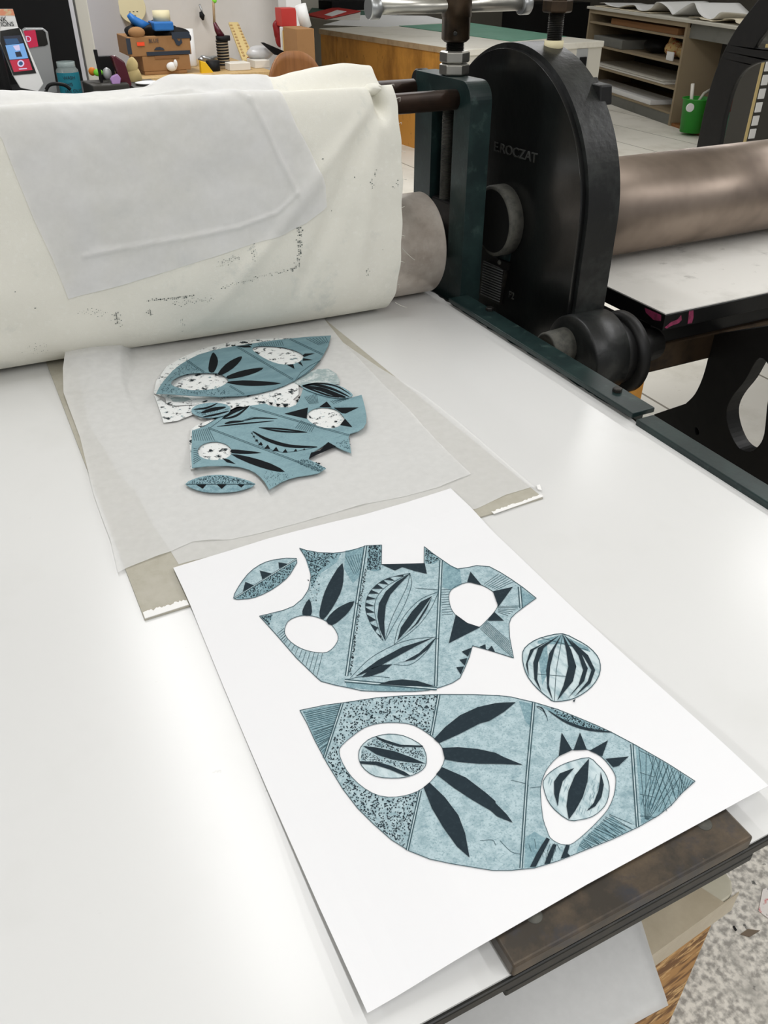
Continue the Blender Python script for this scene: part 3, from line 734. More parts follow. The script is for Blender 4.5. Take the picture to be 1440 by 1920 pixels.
res.poly(k6((265, 960), (258, 780), (268, 705), (300, 680), (400, 640), (560, 560), (700, 530), (900, 500), (1010, 560), (1250, 560), (1265, 650), (1200, 712), (1030, 690), (560, 780), (545, 880), (480, 915), (330, 915), (290, 960)), 0, 1)
res.poly(k6((1030, 900), (1100, 920), (1108, 915), (1080, 940)), 0, 0)
res.poly(k6((920, 400), (990, 350), (1080, 318), (1150, 315), (1200, 345), (1222, 385), (1222, 412), (1160, 420), (1060, 410), (980, 430)), 1, 2)
res.poly(k6((135, 505), (160, 498), (250, 500), (270, 515), (200, 530), (150, 525)), 1, 2)
res.build('smudged_sheet', ['residue', 'residue_grey'], 0, rc)

wl = lambda u, v: P(280+u/3.42857, 600+v/3.42857, z=ZP)
def plate(name, label, zf, outline, holes, darks, lines, thin, stip, mats=('plate', 'plate_dark', 'plate_line', 'plate_speck'), depth=3):
    a = Art(zf)
    a.solid(outline, 0, depth, holes)
    for d in darks: a.poly(d, 1, 1)
    for l in lines: a.line(l, 1.0, 2, .6)
    for l, w in thin: a.taper(l, w, 1, 1)
    for p, n, r in stip: a.dots(p, n, r, 3, .5, holes)
    o = a.build(name, list(mats), .0016); return tag(o, label, 'printing plate')
g1, g2 = wl(150, 480), wl(420, 500)
def z_leaf(x, y): return ZP+.013*math.exp(-((x-g1.x)**2+(y-g1.y)**2)/.075**2)+.006*math.exp(-((x-g2.x)**2+(y-g2.y)**2)/.06**2)+.002
hl1 = smooth_poly(k6((140, 405), (165, 380), (230, 352), (320, 342), (430, 345), (485, 365), (508, 390), (490, 415), (440, 440), (370, 453), (270, 455), (190, 440), (150, 425)), 2)
hl2 = smooth_poly(k6((660, 190), (690, 172), (760, 170), (860, 178), (940, 200), (985, 225), (990, 245), (960, 275), (900, 290), (830, 285), (760, 260), (700, 225)), 2)
def dbl(a, b, s=2.2):
    (x1, y1), (x2, y2) = a, b; L = math.hypot(x2-x1, y2-y1); nx, ny = -(y2-y1)/L*s, (x2-x1)/L*s
    return [[(x1, y1), (x2, y2)], [(x1+nx, y1+ny), (x2+nx, y2+ny)]]
def rays(p0, p1, q0, q1, n):
    return [[(lerp(p0[0], p1[0], i/(n-1)), lerp(p0[1], p1[1], i/(n-1))), (lerp(q0[0], q1[0], i/(n-1)), lerp(q0[1], q1[1], i/(n-1)))] for i in range(n)]
K = lambda *p: k6(*p)
lf_lines = sum([dbl(*K(a, b)) for a, b in (((240, 258), (355, 338)), ((520, 425), (612, 480)), ((565, 172), (925, 384)), ((905, 122), (1118, 224)))], [])
lf_lines += rays(*K((700, 160), (850, 138), (712, 172), (862, 170)), 12) + rays(*K((1010, 125), (1130, 112), (1090, 165), (1150, 150)), 7)
lf_lines += [K((940, 390), (975, 342), (1030, 300), (1100, 264)), K((950, 385), (1010, 345), (1060, 300), (1100, 264))]
plate('inked_plate', 'teal leaf-shaped cut plate with two eye holes, left tip curling off the tissue', z_leaf,
      K((45, 478), (110, 375), (150, 330), (200, 290), (260, 254), (320, 225), (400, 202), (470, 185), (560, 170), (640, 158), (740, 143), (830, 131), (1000, 113), (1168, 103), (1150, 170), (1120, 225), (1090, 272), (1055, 312), (1010, 348), (930, 395), (870, 424), (800, 450), (700, 475), (600, 491), (450, 497), (300, 492), (180, 484)),
      [hl1, hl2],
      [smooth_poly(K((383, 335), (383, 290), (395, 240), (413, 213), (438, 248), (440, 290), (415, 342)), 2),
       smooth_poly(K((440, 350), (490, 290), (545, 255), (593, 238), (588, 265), (540, 315), (470, 357)), 2),
       smooth_poly(K((500, 366), (580, 335), (660, 318), (735, 312), (690, 342), (600, 370), (510, 384)), 2),
       smooth_poly(K((505, 402), (600, 393), (720, 398), (850, 412), (740, 427), (620, 428), (520, 414)), 2),
       K((985, 232), (1000, 221), (1065, 219), (995, 243)), K((990, 250), (1052, 262), (985, 267)), K((955, 280), (972, 272), (990, 304)), K((882, 292), (926, 290), (934, 320)),
       K((560, 172), (640, 166), (660, 180), (610, 182)), K((610, 160), (660, 158), (660, 166))],
      lf_lines, [], [(K((60, 470), (200, 300), (250, 262), (370, 340), (160, 375), (135, 405), (200, 452), (480, 445), (600, 488), (300, 488)), 260, .8)])
m1, m2 = wl(275, 955), wl(1390, 690); m3 = wl(760, 1090)
def z_mask(x, y): return ZP+.009*math.exp(-((x-m1.x)**2+(y-m1.y)**2)/.05**2)+.005*math.exp(-((x-m2.x)**2+(y-m2.y)**2)/.05**2)+.004*math.exp(-((x-m3.x)**2+(y-m3.y)**2)/.04**2)+.0012
hm1 = smooth_poly(K((310, 850), (325, 815), (370, 792), (430, 785), (490, 800), (525, 830), (530, 860), (500, 890), (440, 905), (370, 900), (325, 880)), 2)
hm2 = smooth_poly(K((1010, 620), (1030, 590), (1080, 568), (1150, 567), (1210, 585), (1240, 615), (1255, 640), (1230, 680), (1180, 700), (1110, 695), (1050, 670), (1020, 645)), 2)
arc = spline(K((660, 735), (690, 785), (730, 820), (790, 842), (860, 857), (940, 850), (1040, 832)), 6)
teeth = []
for i, s in enumerate((.02, .10, .18, .29, .42, .57, .71, .84, .94)):
    a = arc[int(s*(len(arc)-1))]; w_ = (1.6, 2.4, 3.4, 4.8, 5.6, 6, 5, 3.6, 2.4)[i]
    teeth.append([(a[0]-w_, a[1]+.3), (a[0]+w_, a[1]+.3), (a[0]+w_*.2, a[1]-w_*1.35)])
mk_lines = sum([dbl(*K(a, b)) for a, b in (((380, 695), (1110, 972)), ((650, 562), (1285, 742)))], [])
mk_lines += [K((350, 690), (500, 600), (645, 556)), K((390, 700), (470, 640), (640, 556)), K((660, 735), (690, 785), (730, 820), (790, 842), (860, 857), (940, 850), (1080, 822)), K((590, 655), (660, 630), (820, 640))]
mk_lines += rays(*K((1000, 500), (1075, 480), (1030, 545), (1085, 540)), 9) + rays(*K((1165, 525), (1230, 515), (1190, 545), (1280, 512)), 7) + rays(*K((280, 720), (380, 700), (290, 780), (420, 780)), 10) + rays(*K((980, 650), (1060, 690), (940, 700), (1040, 725)), 9) + rays(*K((285, 830), (285, 930), (310, 835), (330, 900)), 8)
plate('inked_plate', 'teal mask-shaped cut plate with star points round one hole, in front of the leaf-shaped plate', z_mask,
      K((275, 955), (270, 860), (275, 715), (350, 690), (440, 638), (530, 588), (640, 556), (700, 548), (745, 540), (768, 552), (830, 565), (900, 566), (940, 552), (962, 520), (978, 480), (990, 440), (1010, 440), (1100, 470), (1200, 500), (1290, 505), (1365, 485), (1385, 560), (1396, 620), (1395, 665), (1378, 695), (1345, 718), (1290, 735), (1280, 760), (1290, 810), (1298, 860), (1240, 838), (1200, 818), (1150, 790), (1100, 825), (1060, 850), (1025, 900), (1075, 925), (1135, 958), (1085, 990), (1020, 1002), (960, 1010), (900, 1025), (850, 1045), (810, 1070), (770, 1095), (742, 1045), (715, 1015), (680, 985), (640, 965), (580, 948), (500, 940), (390, 943)),
      [hm1, hm2],
      [smooth_poly(K((530, 838), (620, 845), (722, 859), (640, 866), (532, 862)), 2), smooth_poly(K((525, 868), (640, 885), (780, 928), (872, 981), (780, 972), (640, 926)), 2),
       K((465, 892), (512, 903), (557, 932), (500, 921)), K((868, 608), (1020, 568), (1012, 640)), K((1092, 565), (1140, 529), (1172, 567)), K((1185, 569), (1347, 567), (1262, 607), (1238, 604)), K((1258, 640), (1306, 695), (1226, 681)),
       K((1025, 900), (1040, 858), (1098, 845), (1150, 790), (1200, 818), (1060, 880)), K((765, 533), (797, 537), (785, 553)), K((813, 543), (847, 546), (826, 562)), K((858, 550), (896, 552), (872, 569)), K((940, 525), (962, 510), (955, 535)), K((955, 505), (972, 490), (966, 512))] + teeth,
      mk_lines, [(K((470, 640), (540, 595), (640, 560)), 6), (K((480, 640), (560, 620), (640, 560)), 4), (K((485, 672), (530, 662), (610, 655)), 4.5), (K((435, 690), (600, 672), (800, 654)), 2.6), (K((610, 653), (690, 636), (825, 640)), 2.6),
                 (K((665, 722), (760, 775), (900, 815), (1080, 822)), 6.5), (K((705, 697), (850, 706), (1015, 727)), 3.2), (K((720, 700), (850, 722), (1015, 728)), 3.2)],
      [(K((930, 915), (1000, 900), (1130, 955), (1080, 985)), 150, .9), (K((1190, 800), (1290, 765), (1296, 850)), 50, .8), (K((720, 985), (830, 975), (930, 1005), (780, 1080)), 80, .7)], ('plate2', 'plate_dark', 'plate_line', 'plate_speck'))
plate('inked_plate', 'small pointed lens-shaped plate with three dark triangles, nearest of the plates on tissue', lambda x, y: ZP+.0006,
      smooth_poly(K((232, 1060), (290, 1025), (370, 1005), (470, 1000), (580, 1020), (682, 1058), (610, 1093), (520, 1110), (400, 1113), (310, 1098)), 2), [],
      [K((300, 1064), (368, 1063), (345, 1090)), K((435, 1063), (498, 1063), (466, 1092)), K((565, 1063), (612, 1065), (592, 1083))], [K((240, 1060), (676, 1060)), K((240, 1062), (676, 1062))], [],
      [(K((250, 1056), (300, 1028), (370, 1010), (470, 1005), (580, 1024), (660, 1056)), 300, .8)], ('ink_mid', 'plate_dark', 'plate_line', 'plate_speck'))
plate('inked_plate', 'oval striped plate overlapping the top edge of the mask-shaped plate on its right', lambda x, y: ZP+.0042,
      smooth_poly(K((975, 430), (1010, 415), (1080, 408), (1170, 412), (1250, 440), (1300, 475), (1303, 495), (1240, 506), (1170, 500), (1090, 480), (1020, 455)), 2), [], [], [],
      [(K((985, 428), (1100, 450), (1200, 485), (1262, 502)), 8), (K((985, 428), (1060, 420), (1180, 450), (1285, 498)), 5), (K((985, 428), (1080, 412), (1200, 430), (1295, 485)), 3), (K((985, 430), (1050, 455), (1150, 490), (1220, 503)), 3)], [], ('ink_mid', 'plate_dark', 'plate_line', 'plate_speck'))
plate('inked_plate', 'oval plate with three dark stripes tucked between the leaf plate and the mask plate', lambda x, y: ZP+.0040,
      smooth_poly(K((270, 590), (290, 560), (350, 540), (430, 535), (500, 550), (523, 575), (505, 605), (450, 625), (370, 632), (300, 615)), 2), [], [], [],
      [(K((335, 602), (410, 580), (492, 566)), 7), (K((285, 580), (370, 570), (440, 540)), 3.5), (K((345, 628), (420, 615), (515, 590)), 3.5)], [(K((280, 585), (500, 560), (515, 580), (340, 620)), 90, .7)], ('ink_mid', 'plate_dark', 'plate_line', 'plate_speck'))

# ------------------------------------------------------------------ the finished print
def zpaper(x, y):
    g = lerp(.45, 1, sstep(.14, .27, x))*lerp(1, .45, sstep(.57, .84, x))
    return BED+.0026+.0062*sstep(.86, .945, y)+.0212*(1-sstep(.31, .68, y))*g
pr = thing('art_print', (.4, .66, BED), 'large white sheet printed with teal fish-like and mask shapes, near the front of the bed', 'art print')
a = Art(lambda x, y: zpaper(x, y)-.0006)
a.solid([(325, 1065), (370, 1051), (430, 1033), (500, 1011), (560, 995), (620, 980), (680, 966), (760, 943), (845, 916), (960, 1031), (1120, 1182), (1280, 1326), (1441, 1474), (1300, 1550), (1100, 1659), (930, 1757), (800, 1834), (689, 1900), (600, 1704), (500, 1478), (420, 1290), (360, 1142)], 0, 1.4)
a.build('paper_sheet', 'paper', .0006, pr)
k2, k3, k4, k5 = crop(320, 900, 3.6), crop(640, 980, 2.88), crop(540, 1280, 3.6), crop(900, 1280, 3.42857)
INK = ['ink_light', 'ink_mid', 'ink_white', 'ink_dark', 'plate_line']
def edge(a, pts, w=1.1): a.line(list(pts)+[pts[0]], w, 4, 2.2)
def clip(l, outline, holes):
    q = [(lerp(l[0][0], l[1][0], i/30), lerp(l[0][1], l[1][1], i/30)) for i in range(31)]
    best, cur = [], []
    for p in q:
        if inside(p, outline) and not any(inside(p, h) for h in holes): cur.append(p)
        else: cur = []
        if len(cur) > len(best): best = list(cur)
    return [best[0], best[-1]] if len(best) > 2 else None
# upper mask
A = Art(zpaper)
up_out = k2((870, 463), (920, 479), (1000, 493), (1100, 497), (1200, 485), (1310, 450)) + k3((135, 127), (218, 123), (216, 229), (330, 227), (447, 225), (448, 132), (500, 173), (545, 204), (590, 235), (625, 252), (680, 245), (730, 234), (800, 240), (860, 272), (920, 310), (980, 352), (1052, 410), (990, 455), (940, 493), (915, 520), (905, 550), (908, 620), (930, 733), (800, 692), (708, 667), (690, 730), (665, 790), (640, 842), (600, 868), (540, 890), (470, 908), (400, 914), (300, 915), (200, 914), (110, 910)) + k2((1200, 1405), (1120, 1390), (1015, 1362), (985, 1335), (850, 1205), (720, 1055), (600, 922), (680, 903), (760, 883), (830, 855), (890, 805), (930, 745), (948, 660), (938, 590), (910, 525))
ho1 = smooth_poly(k2((770, 1010), (790, 960), (840, 930), (900, 917), (960, 922), (1030, 945), (1090, 985), (1125, 1040), (1130, 1080), (1110, 1120), (1075, 1155), (1030, 1170), (940, 1160), (870, 1135), (810, 1095), (775, 1050)), 2)
ho2 = smooth_poly(k3((580, 400), (590, 370), (620, 345), (680, 325), (730, 330), (790, 355), (835, 390), (846, 420), (845, 450), (830, 480), (790, 525), (755, 560), (735, 567), (690, 555), (640, 525), (600, 480), (585, 440)), 2)
A.poly(up_out, 0, 1, [ho1, ho2])
for z in (k2((872, 468), (1000, 497), (1150, 497), (1120, 560), (1000, 640), (950, 740), (945, 640), (910, 530)), k2((612, 925), (688, 908), (665, 985)), k3((145, 131), (214, 126), (212, 258), (175, 265), (138, 255)), k3((453, 140), (532, 198), (500, 225), (455, 222)), k3((950, 345), (1046, 410), (975, 462), (965, 400)), k2((1180, 480), (1310, 455), (1290, 640), (1230, 700), (1170, 600)), k3((552, 215), (640, 255), (650, 335), (590, 365), (545, 350)), k3((20, 850), (200, 870), (500, 895), (400, 910), (200, 910), (30, 890))):
    A.poly(z, 1, 1.4)
LF = [k2((1005, 925), (1012, 860), (1040, 760), (1090, 660), (1160, 565), (1166, 680), (1145, 770), (1090, 870), (1035, 942)), k2((1050, 952), (1100, 890), (1160, 850), (1240, 822), (1205, 890), (1150, 945), (1088, 985)), k2((890, 912), (900, 860), (935, 808), (952, 860), (948, 917))]
for l in LF: A.poly(smooth_poly(l, 2), 3, 3)
for t in (((680, 322), (697, 268), (758, 342)), ((818, 374), (926, 350), (848, 458)), ((825, 485), (878, 533), (788, 533)), ((580, 655), (618, 500), (680, 545), (750, 568)), ((650, 700), (704, 678), (684, 727)), ((637, 744), (680, 735), (667, 775)), ((620, 784), (662, 780), (645, 824)), ((745, 674), (778, 660), (780, 688)), ((790, 692), (812, 668), (830, 702)),
          ((216, 228), (450, 222), (462, 280), (390, 262), (330, 243), (290, 262))): A.poly(k3(*t), 3, 3)
for t in (((236, 640), (208, 580), (195, 510), (203, 440), (240, 375), (295, 325), (372, 277), (310, 342), (265, 392), (240, 450), (232, 540)), ((302, 642), (322, 570), (380, 485), (430, 430), (490, 400), (440, 470), (375, 560)), ((335, 615), (400, 550), (445, 480), (490, 405), (462, 470), (415, 545)), ((75, 835), (200, 745), (330, 675), (500, 622), (400, 672), (280, 738), (170, 800)), ((280, 768), (340, 753), (420, 708), (512, 622), (465, 690), (395, 742)), ((108, 838), (165, 790), (220, 772), (276, 768), (225, 810), (150, 835)), ((200, 876), (260, 858), (330, 850), (410, 858), (505, 887), (350, 886))):
    A.poly(k3(*t), 3, 3)
oa = spline(k3((225, 640), (170, 570), (135, 490), (132, 435), (152, 380), (200, 330), (260, 300), (372, 275)), 8); ia = spline(k3((226, 640), (196, 560), (180, 480), (188, 415), (228, 360), (290, 318), (372, 277)), 8)
A.line(oa, .9, 4, 2); A.line(ia, .9, 4, 2)
for i in range(11):
    s0, s1 = .03+i*.086, .03+(i+.72)*.086; f = lambda L, s: L[min(len(L)-1, int(s*(len(L)-1)+.5))]
    A.poly([f(oa, s0), f(oa, s1), f(ia, (s0+s1)/2)], 3, 3)
for pts in (((236, 640), (280, 560), (330, 470), (360, 400), (380, 330), (370, 278)), ((236, 632), (272, 520), (320, 420), (355, 345), (370, 280)), ((285, 660), (310, 560), (360, 480), (430, 415), (525, 375)), ((285, 660), (380, 590), (440, 530), (490, 455), (525, 375)), ((50, 840), (150, 740), (270, 670), (380, 633), (512, 620)), ((30, 850), (140, 830), (260, 840)), ((285, 768), (370, 770), (450, 710), (512, 622)), ((400, 355), (450, 360), (520, 365))):
    A.line(spline(k3(*pts), 4), .9, 4, 2)
def dline(a, b, s, w, art):
    for l in dbl(a, b, s): art.line([l[0], (lerp(l[0][0], l[1][0], .5), lerp(l[0][1], l[1][1], .5)), l[1]], w, 4, 2.4)
    (x1, y1), (x2, y2) = a, b; L = math.hypot(x2-x1, y2-y1); nx, ny = -(y2-y1)/L*s/2, (x2-x1)/L*s/2
    art.line([(x1+nx, y1+ny), (x2+nx, y2+ny)], s*.55, 2, 2.2)
for (a_, b_) in (((137, 130), (90, 440)), ((90, 440), (35, 830)), ((545, 206), (525, 630)), ((525, 630), (516, 885)), ((968, 350), (977, 462)), ((20, 850), (515, 893))): dline(*k3(a_, b_), 4.4, 2.0, A)
for l in rays(*k3((538, 365), (545, 500), (592, 362), (604, 495)), 11)+rays(*k3((750, 575), (785, 535), (925, 730), (905, 640)), 9)+rays(*k3((845, 455), (845, 485), (965, 452), (900, 505)), 6)+rays(*k3((770, 335), (835, 365), (850, 278), (930, 320)), 7)+rays(*k2((775, 1050), (1025, 1175), (745, 1080), (985, 1335)), 11)+rays(*k2((720, 1040), (760, 1090), (765, 1005), (790, 1060)), 5)+rays(*k2((1180, 520), (1280, 500), (1240, 640), (1300, 600)), 7):
    l = clip(l, up_out, [ho1, ho2])
    if l: A.line(l, .8, 4, 1.8)
A.dots(k2((876, 468), (1000, 496), (1150, 500), (1000, 620), (950, 745), (948, 640), (912, 530)), 300, .95, 3, 2, [ho1]); A.dots(k3((145, 128), (215, 125), (212, 258), (138, 258)), 240, 1.0, 3, 2); A.dots(k3((452, 136), (532, 198), (490, 225), (455, 222)), 90, .9, 3, 2); A.dots(k2((612, 925), (688, 908), (665, 985)), 60, .9, 3, 2); A.dots(k2((930, 640), (1010, 640), (1000, 800), (950, 850), (900, 800)), 40, .9, 3, 2)
A.dots(k3((138, 250), (108, 440), (52, 830), (40, 830), (94, 440), (125, 250)), 260, .8, 3, 2)
edge(A, up_out); edge(A, ho1, .9); edge(A, ho2, .9)
A.build('printed_mask_shape', INK, .0002, pr)
# lower leaf
A = Art(zpaper)
lo_out = k4((80, 190), (250, 155), (380, 138), (600, 105), (800, 90), (1030, 83), (1250, 84), (1430, 90)) + k5((100, 84), (200, 95), (350, 130), (500, 175), (640, 232), (750, 278), (850, 325), (1000, 405), (1200, 520), (1382, 637), (1300, 710), (1230, 790), (1150, 855), (1020, 930), (850, 1010), (650, 1090), (500, 1150), (350, 1195), (200, 1210), (80, 1210)) + k4((1300, 1258), (1100, 1225), (960, 1195), (820, 1140), (700, 1065), (580, 960), (470, 850), (370, 720), (260, 540), (180, 390), (130, 280))
eye1 = smooth_poly(k4((345, 470), (365, 425), (440, 360), (520, 305), (620, 277), (740, 273), (850, 290), (950, 350), (1010, 400), (1045, 450), (1058, 495), (1048, 550), (1000, 630), (920, 710), (830, 755), (730, 775), (620, 768), (520, 720), (430, 640), (370, 550)), 2)
eye2 = smooth_poly(k5((388, 690), (410, 600), (440, 545), (500, 480), (580, 438), (650, 430), (710, 440), (780, 480), (830, 535), (865, 590), (873, 640), (860, 730), (820, 820), (760, 890), (690, 960), (600, 1035), (550, 1046), (500, 1035), (450, 1000), (430, 950), (403, 870)), 2)
A.poly(lo_out, 0, 1, [eye1, eye2])
zs = [k4((100, 195), (250, 162), (365, 145), (305, 330), (250, 505), (180, 380)), k4((390, 140), (600, 108), (800, 92), (1015, 86), (965, 350), (900, 310), (850, 285), (740, 265), (620, 270), (520, 298), (440, 352), (350, 420), (300, 420)), k4((262, 520), (300, 420), (342, 440), (338, 480), (365, 560), (425, 645), (515, 725), (620, 775), (730, 782), (830, 762), (895, 735), (860, 900), (812, 1120), (700, 1055), (580, 950), (470, 840), (370, 710)), k5((1000, 410), (1200, 525), (1370, 637), (1290, 715), (1150, 850), (1035, 915)), k5((290, 1000), (350, 960), (430, 1010), (350, 1190), (285, 1195)), k5((650, 1020), (760, 920), (850, 860), (960, 960), (850, 1000), (620, 1090)), k5((370, 140), (640, 235), (830, 318), (620, 280), (500, 220)), k5((250, 120), (345, 140), (335, 300), (290, 250))]
for z in zs[:1]+zs[3:]: A.poly(z, 1, 1.4)
for l in (k4((985, 385), (1060, 305), (1160, 225), (1280, 170), (1400, 143))+k5((150, 132), (230, 130), (150, 195), (60, 250))+k4((1290, 282), (1160, 350), (1020, 413)), k4((1040, 445), (1150, 440), (1280, 452), (1400, 478))+k5((150, 482), (275, 533), (130, 527))+k4((1290, 552), (1150, 540), (1058, 522)), k4((1040, 575), (1200, 645), (1340, 752), (1400, 805))+k5((100, 780), (170, 850), (210, 905), (110, 865))+k4((1370, 870), (1250, 800), (1120, 715), (1000, 622)), k4((955, 678), (1060, 780), (1150, 900), (1195, 1020), (1225, 1185), (1140, 1110), (1050, 985), (970, 850), (915, 710))):
    A.poly(l, 3, 3)
for t in (((505, 478), (524, 325), (592, 438)), ((600, 440), (642, 325), (686, 436)), ((703, 442), (822, 375), (785, 478)), ((805, 494), (955, 479), (890, 540), (855, 548))): A.poly(k5(*t), 3, 3)
for t in (((320, 1190), (360, 1110), (395, 1050), (428, 1000), (448, 1012), (400, 1105), (358, 1188)), ((413, 1172), (440, 1100), (468, 1042), (492, 1046), (470, 1105), (450, 1164)), ((518, 1137), (540, 1080), (552, 1048), (576, 1050), (562, 1100), (580, 1120))): A.poly(k5(*t), 3, 3)
A.taper(k5((440, 185), (540, 250), (640, 290), (740, 312), (845, 322)), 5, 3, 3); A.taper(k5((360, 155), (400, 170), (430, 230)), 2, 3, 3)
for a_, b_ in (((372, 145), (250, 512)),): dline(*k4(a_, b_), 3.6, 1.9, A)
for a_, b_ in (((1025, 86), (975, 358)), ((900, 735), (812, 1135))): dline(*k4(a_, b_), 3.8, 2.0, A)
for a_, b_ in (((352, 132), (310, 600)), ((310, 600), (270, 1195)), ((982, 400), (1018, 928))): dline(*k5(a_, b_), 4.0, 2.1, A)
for l in rays(*k4((108, 205), (240, 500), (360, 155), (268, 450)), 24): A.line([(x+random.uniform(-2, 2), y+random.uniform(-1, 1)) for x, y in l], random.uniform(.7, 1.5), 4, 2)
for l in rays(*k5((1020, 420), (1300, 590), (1060, 880), (1080, 885)), 7)+rays(*k5((1025, 440), (1030, 860), (1110, 480), (1130, 870)), 4)+rays(*k5((1130, 480), (1290, 590), (1035, 790), (1170, 840)), 7)+rays(*k5((1080, 455), (1270, 570), (1200, 830), (1320, 690)), 5)+rays(*k5((1290, 590), (1370, 640), (1270, 735), (1340, 675)), 6)+[k5((1285, 572), (1300, 700)), k5((1200, 520), (1255, 750))]:
    A.line(l, .9, 4, 2)
for i in range(26):
    s = i/25; x0, y0 = lerp(630, 830, s), lerp(1050, 850, s); a_, b_ = k5((x0+random.uniform(-8, 8), y0), (x0+random.uniform(120, 160), y0+random.uniform(60, 110)))
    while not inside(b_, lo_out) and abs(a_[0]-b_[0]) > 4: b_ = (lerp(b_[0], a_[0], .1), lerp(b_[1], a_[1], .1))
    A.line([a_, b_], .9, 4, 2)
for i in range(18):
    x0 = random.uniform(290, 600); y0 = random.uniform(1000, 1120)
    if not inside(k5((x0, y0+70))[0], lo_out) or inside(k5((x0, y0))[0], eye2): continue
    A.line(k5((x0, y0), (x0+random.uniform(-25, 25), y0+random.uniform(40, 70))), .7, 4, 2)
for pts in (((200, 630), (300, 655), (310, 670)), ((320, 680), (390, 672)), ((130, 1020), (200, 1090), (265, 1105)), ((365, 160), (420, 200), (435, 250)), ((0, 1020), (80, 1015), (100, 1050))): A.line(spline(k5(*pts), 3), .8, 4, 2)
A.dots(zs[1], 520, 1.2, 3, 2); A.dots(zs[2], 640, 1.2, 3, 2); A.dots(k5((440, 155), (640, 235), (820, 316), (720, 302), (600, 272), (500, 215)), 170, .95, 3, 2)
edge(A, lo_out); edge(A, eye1, .9); edge(A, eye2, .9)
A.build('printed_leaf_shape', INK, .0002, pr)
# the small printed shapes
A = Art(zpaper); o1 = smooth_poly(k4((477, 490), (490, 440), (540, 390), (600, 365), (680, 350), (780, 362), (880, 410), (920, 455), (935, 515), (925, 570), (880, 610), (800, 640), (700, 648), (590, 635), (520, 590), (485, 540)), 2)
A.poly(o1, 2, 1); A.poly(k4((500, 430), (600, 370), (660, 410), (760, 432), (910, 440), (932, 540), (860, 615), (790, 600), (700, 560), (490, 530)), 0, 1.4)
for l in (((590, 366), (640, 385), (760, 424), (912, 430), (908, 440), (750, 438), (650, 408), (600, 378)), ((505, 432), (600, 443), (720, 468), (830, 508), (930, 552), (800, 540), (700, 522), (600, 490)), ((485, 535), (600, 538), (700, 568), (790, 608), (825, 632), (790, 634), (690, 592), (590, 560), (490, 552))): A.poly(k4(*l), 3, 3)
A.dots(k4((500, 430), (600, 375), (660, 412), (760, 440), (905, 445), (930, 530), (720, 460), (600, 435)), 200, .9, 3, 2); A.dots(k4((500, 450), (590, 495), (700, 530), (930, 560), (860, 620), (790, 590), (700, 555), (490, 525)), 200, .9, 3, 2); edge(A, o1)
A.build('printed_striped_oval', INK, .0002, pr)
A = Art(zpaper); o2 = smooth_poly(k5((405, 660), (415, 620), (450, 580), (520, 535), (600, 505), (698, 485), (750, 525), (800, 580), (825, 640), (830, 700), (815, 770), (780, 820), (720, 865), (640, 885), (570, 887), (480, 820), (430, 750)), 2)
A.poly(o2, 2, 1)
for l in (((700, 492), (690, 640), (660, 740), (610, 830), (570, 885), (555, 800), (568, 700), (610, 600), (655, 545)), ((605, 553), (530, 640), (508, 720), (500, 800), (476, 720), (475, 640), (512, 588)), ((775, 578), (795, 660), (780, 740), (740, 800), (682, 832), (730, 778), (760, 700), (770, 640))): A.poly(k5(*l), 3, 3)
for i in range(60):
    s = random.uniform(.05, .95); x0 = lerp(430, 790, s); y0 = random.uniform(590, 820)
    if inside(k5((x0, y0))[0], o2) and inside(k5((x0-12, y0+38))[0], o2): A.line(k5((x0, y0), (x0-12, y0+38)), .6, 1, 2)
edge(A, o2); A.build('printed_bulb_shape', INK, .0002, pr)
A = Art(zpaper); o3 = smooth_poly(k3((978, 720), (990, 680), (1040, 640), (1110, 615), (1193, 602), (1260, 630), (1330, 670), (1380, 720), (1398, 770), (1390, 830), (1350, 890), (1290, 935), (1230, 960), (1150, 968), (1120, 950), (1060, 900), (1010, 840), (985, 780)), 2)
A.poly(o3, 2, 1); A.poly(k3((1060, 640), (1190, 606), (1330, 675), (1345, 700), (1200, 660), (1060, 655)), 1, 1.3); A.poly(k3((1060, 690), (1110, 660), (1120, 800), (1085, 880)), 1, 1.3)
for l in (((1190, 605), (1150, 690), (1127, 780), (1120, 880), (1142, 965), (1112, 900), (1106, 800), (1122, 710)), ((1195, 605), (1240, 690), (1268, 780), (1250, 860), (1165, 965), (1200, 880), (1225, 780), (1215, 700)), ((1180, 610), (1092, 680), (1062, 760), (1057, 850), (1082, 920), (1042, 850), (1036, 760), (1062, 680)), ((1120, 640), (1040, 690), (1006, 760), (1012, 835), (996, 770), (1020, 690)), ((1200, 605), (1290, 700), (1330, 790), (1310, 860), (1220, 955), (1280, 880), (1305, 800), (1280, 720)), ((1230, 630), (1332, 720), (1370, 800), (1345, 870), (1258, 945), (1330, 860), (1350, 800), (1310, 730)), ((1250, 965), (1265, 955), (1256, 975))): A.poly(k3(*l), 3, 3)
for l in (((1080, 625), (1330, 690)), ((1195, 605), (1160, 800), (1150, 965)), ((1060, 820), (1240, 835))): A.line(k3(*l), .9, 4, 2)
edge(A, o3, 1.4); A.build('printed_striped_ball', INK, .0002, pr)
A = Art(zpaper); o4 = smooth_poly(k2((425, 801), (455, 730), (520, 640), (600, 577), (700, 541), (850, 533), (830, 600), (780, 670), (680, 745), (570, 795), (480, 808)), 2)
A.poly(o4, 0, 1); A.poly(k2((430, 800), (850, 535), (828, 600), (778, 668), (680, 742), (570, 792), (480, 805)), 1, 1.4)
for t in (((488, 758), (505, 692), (562, 716)), ((620, 675), (602, 616), (682, 636)), ((733, 602), (728, 560), (792, 570))): A.poly(k2(*t), 3, 3)
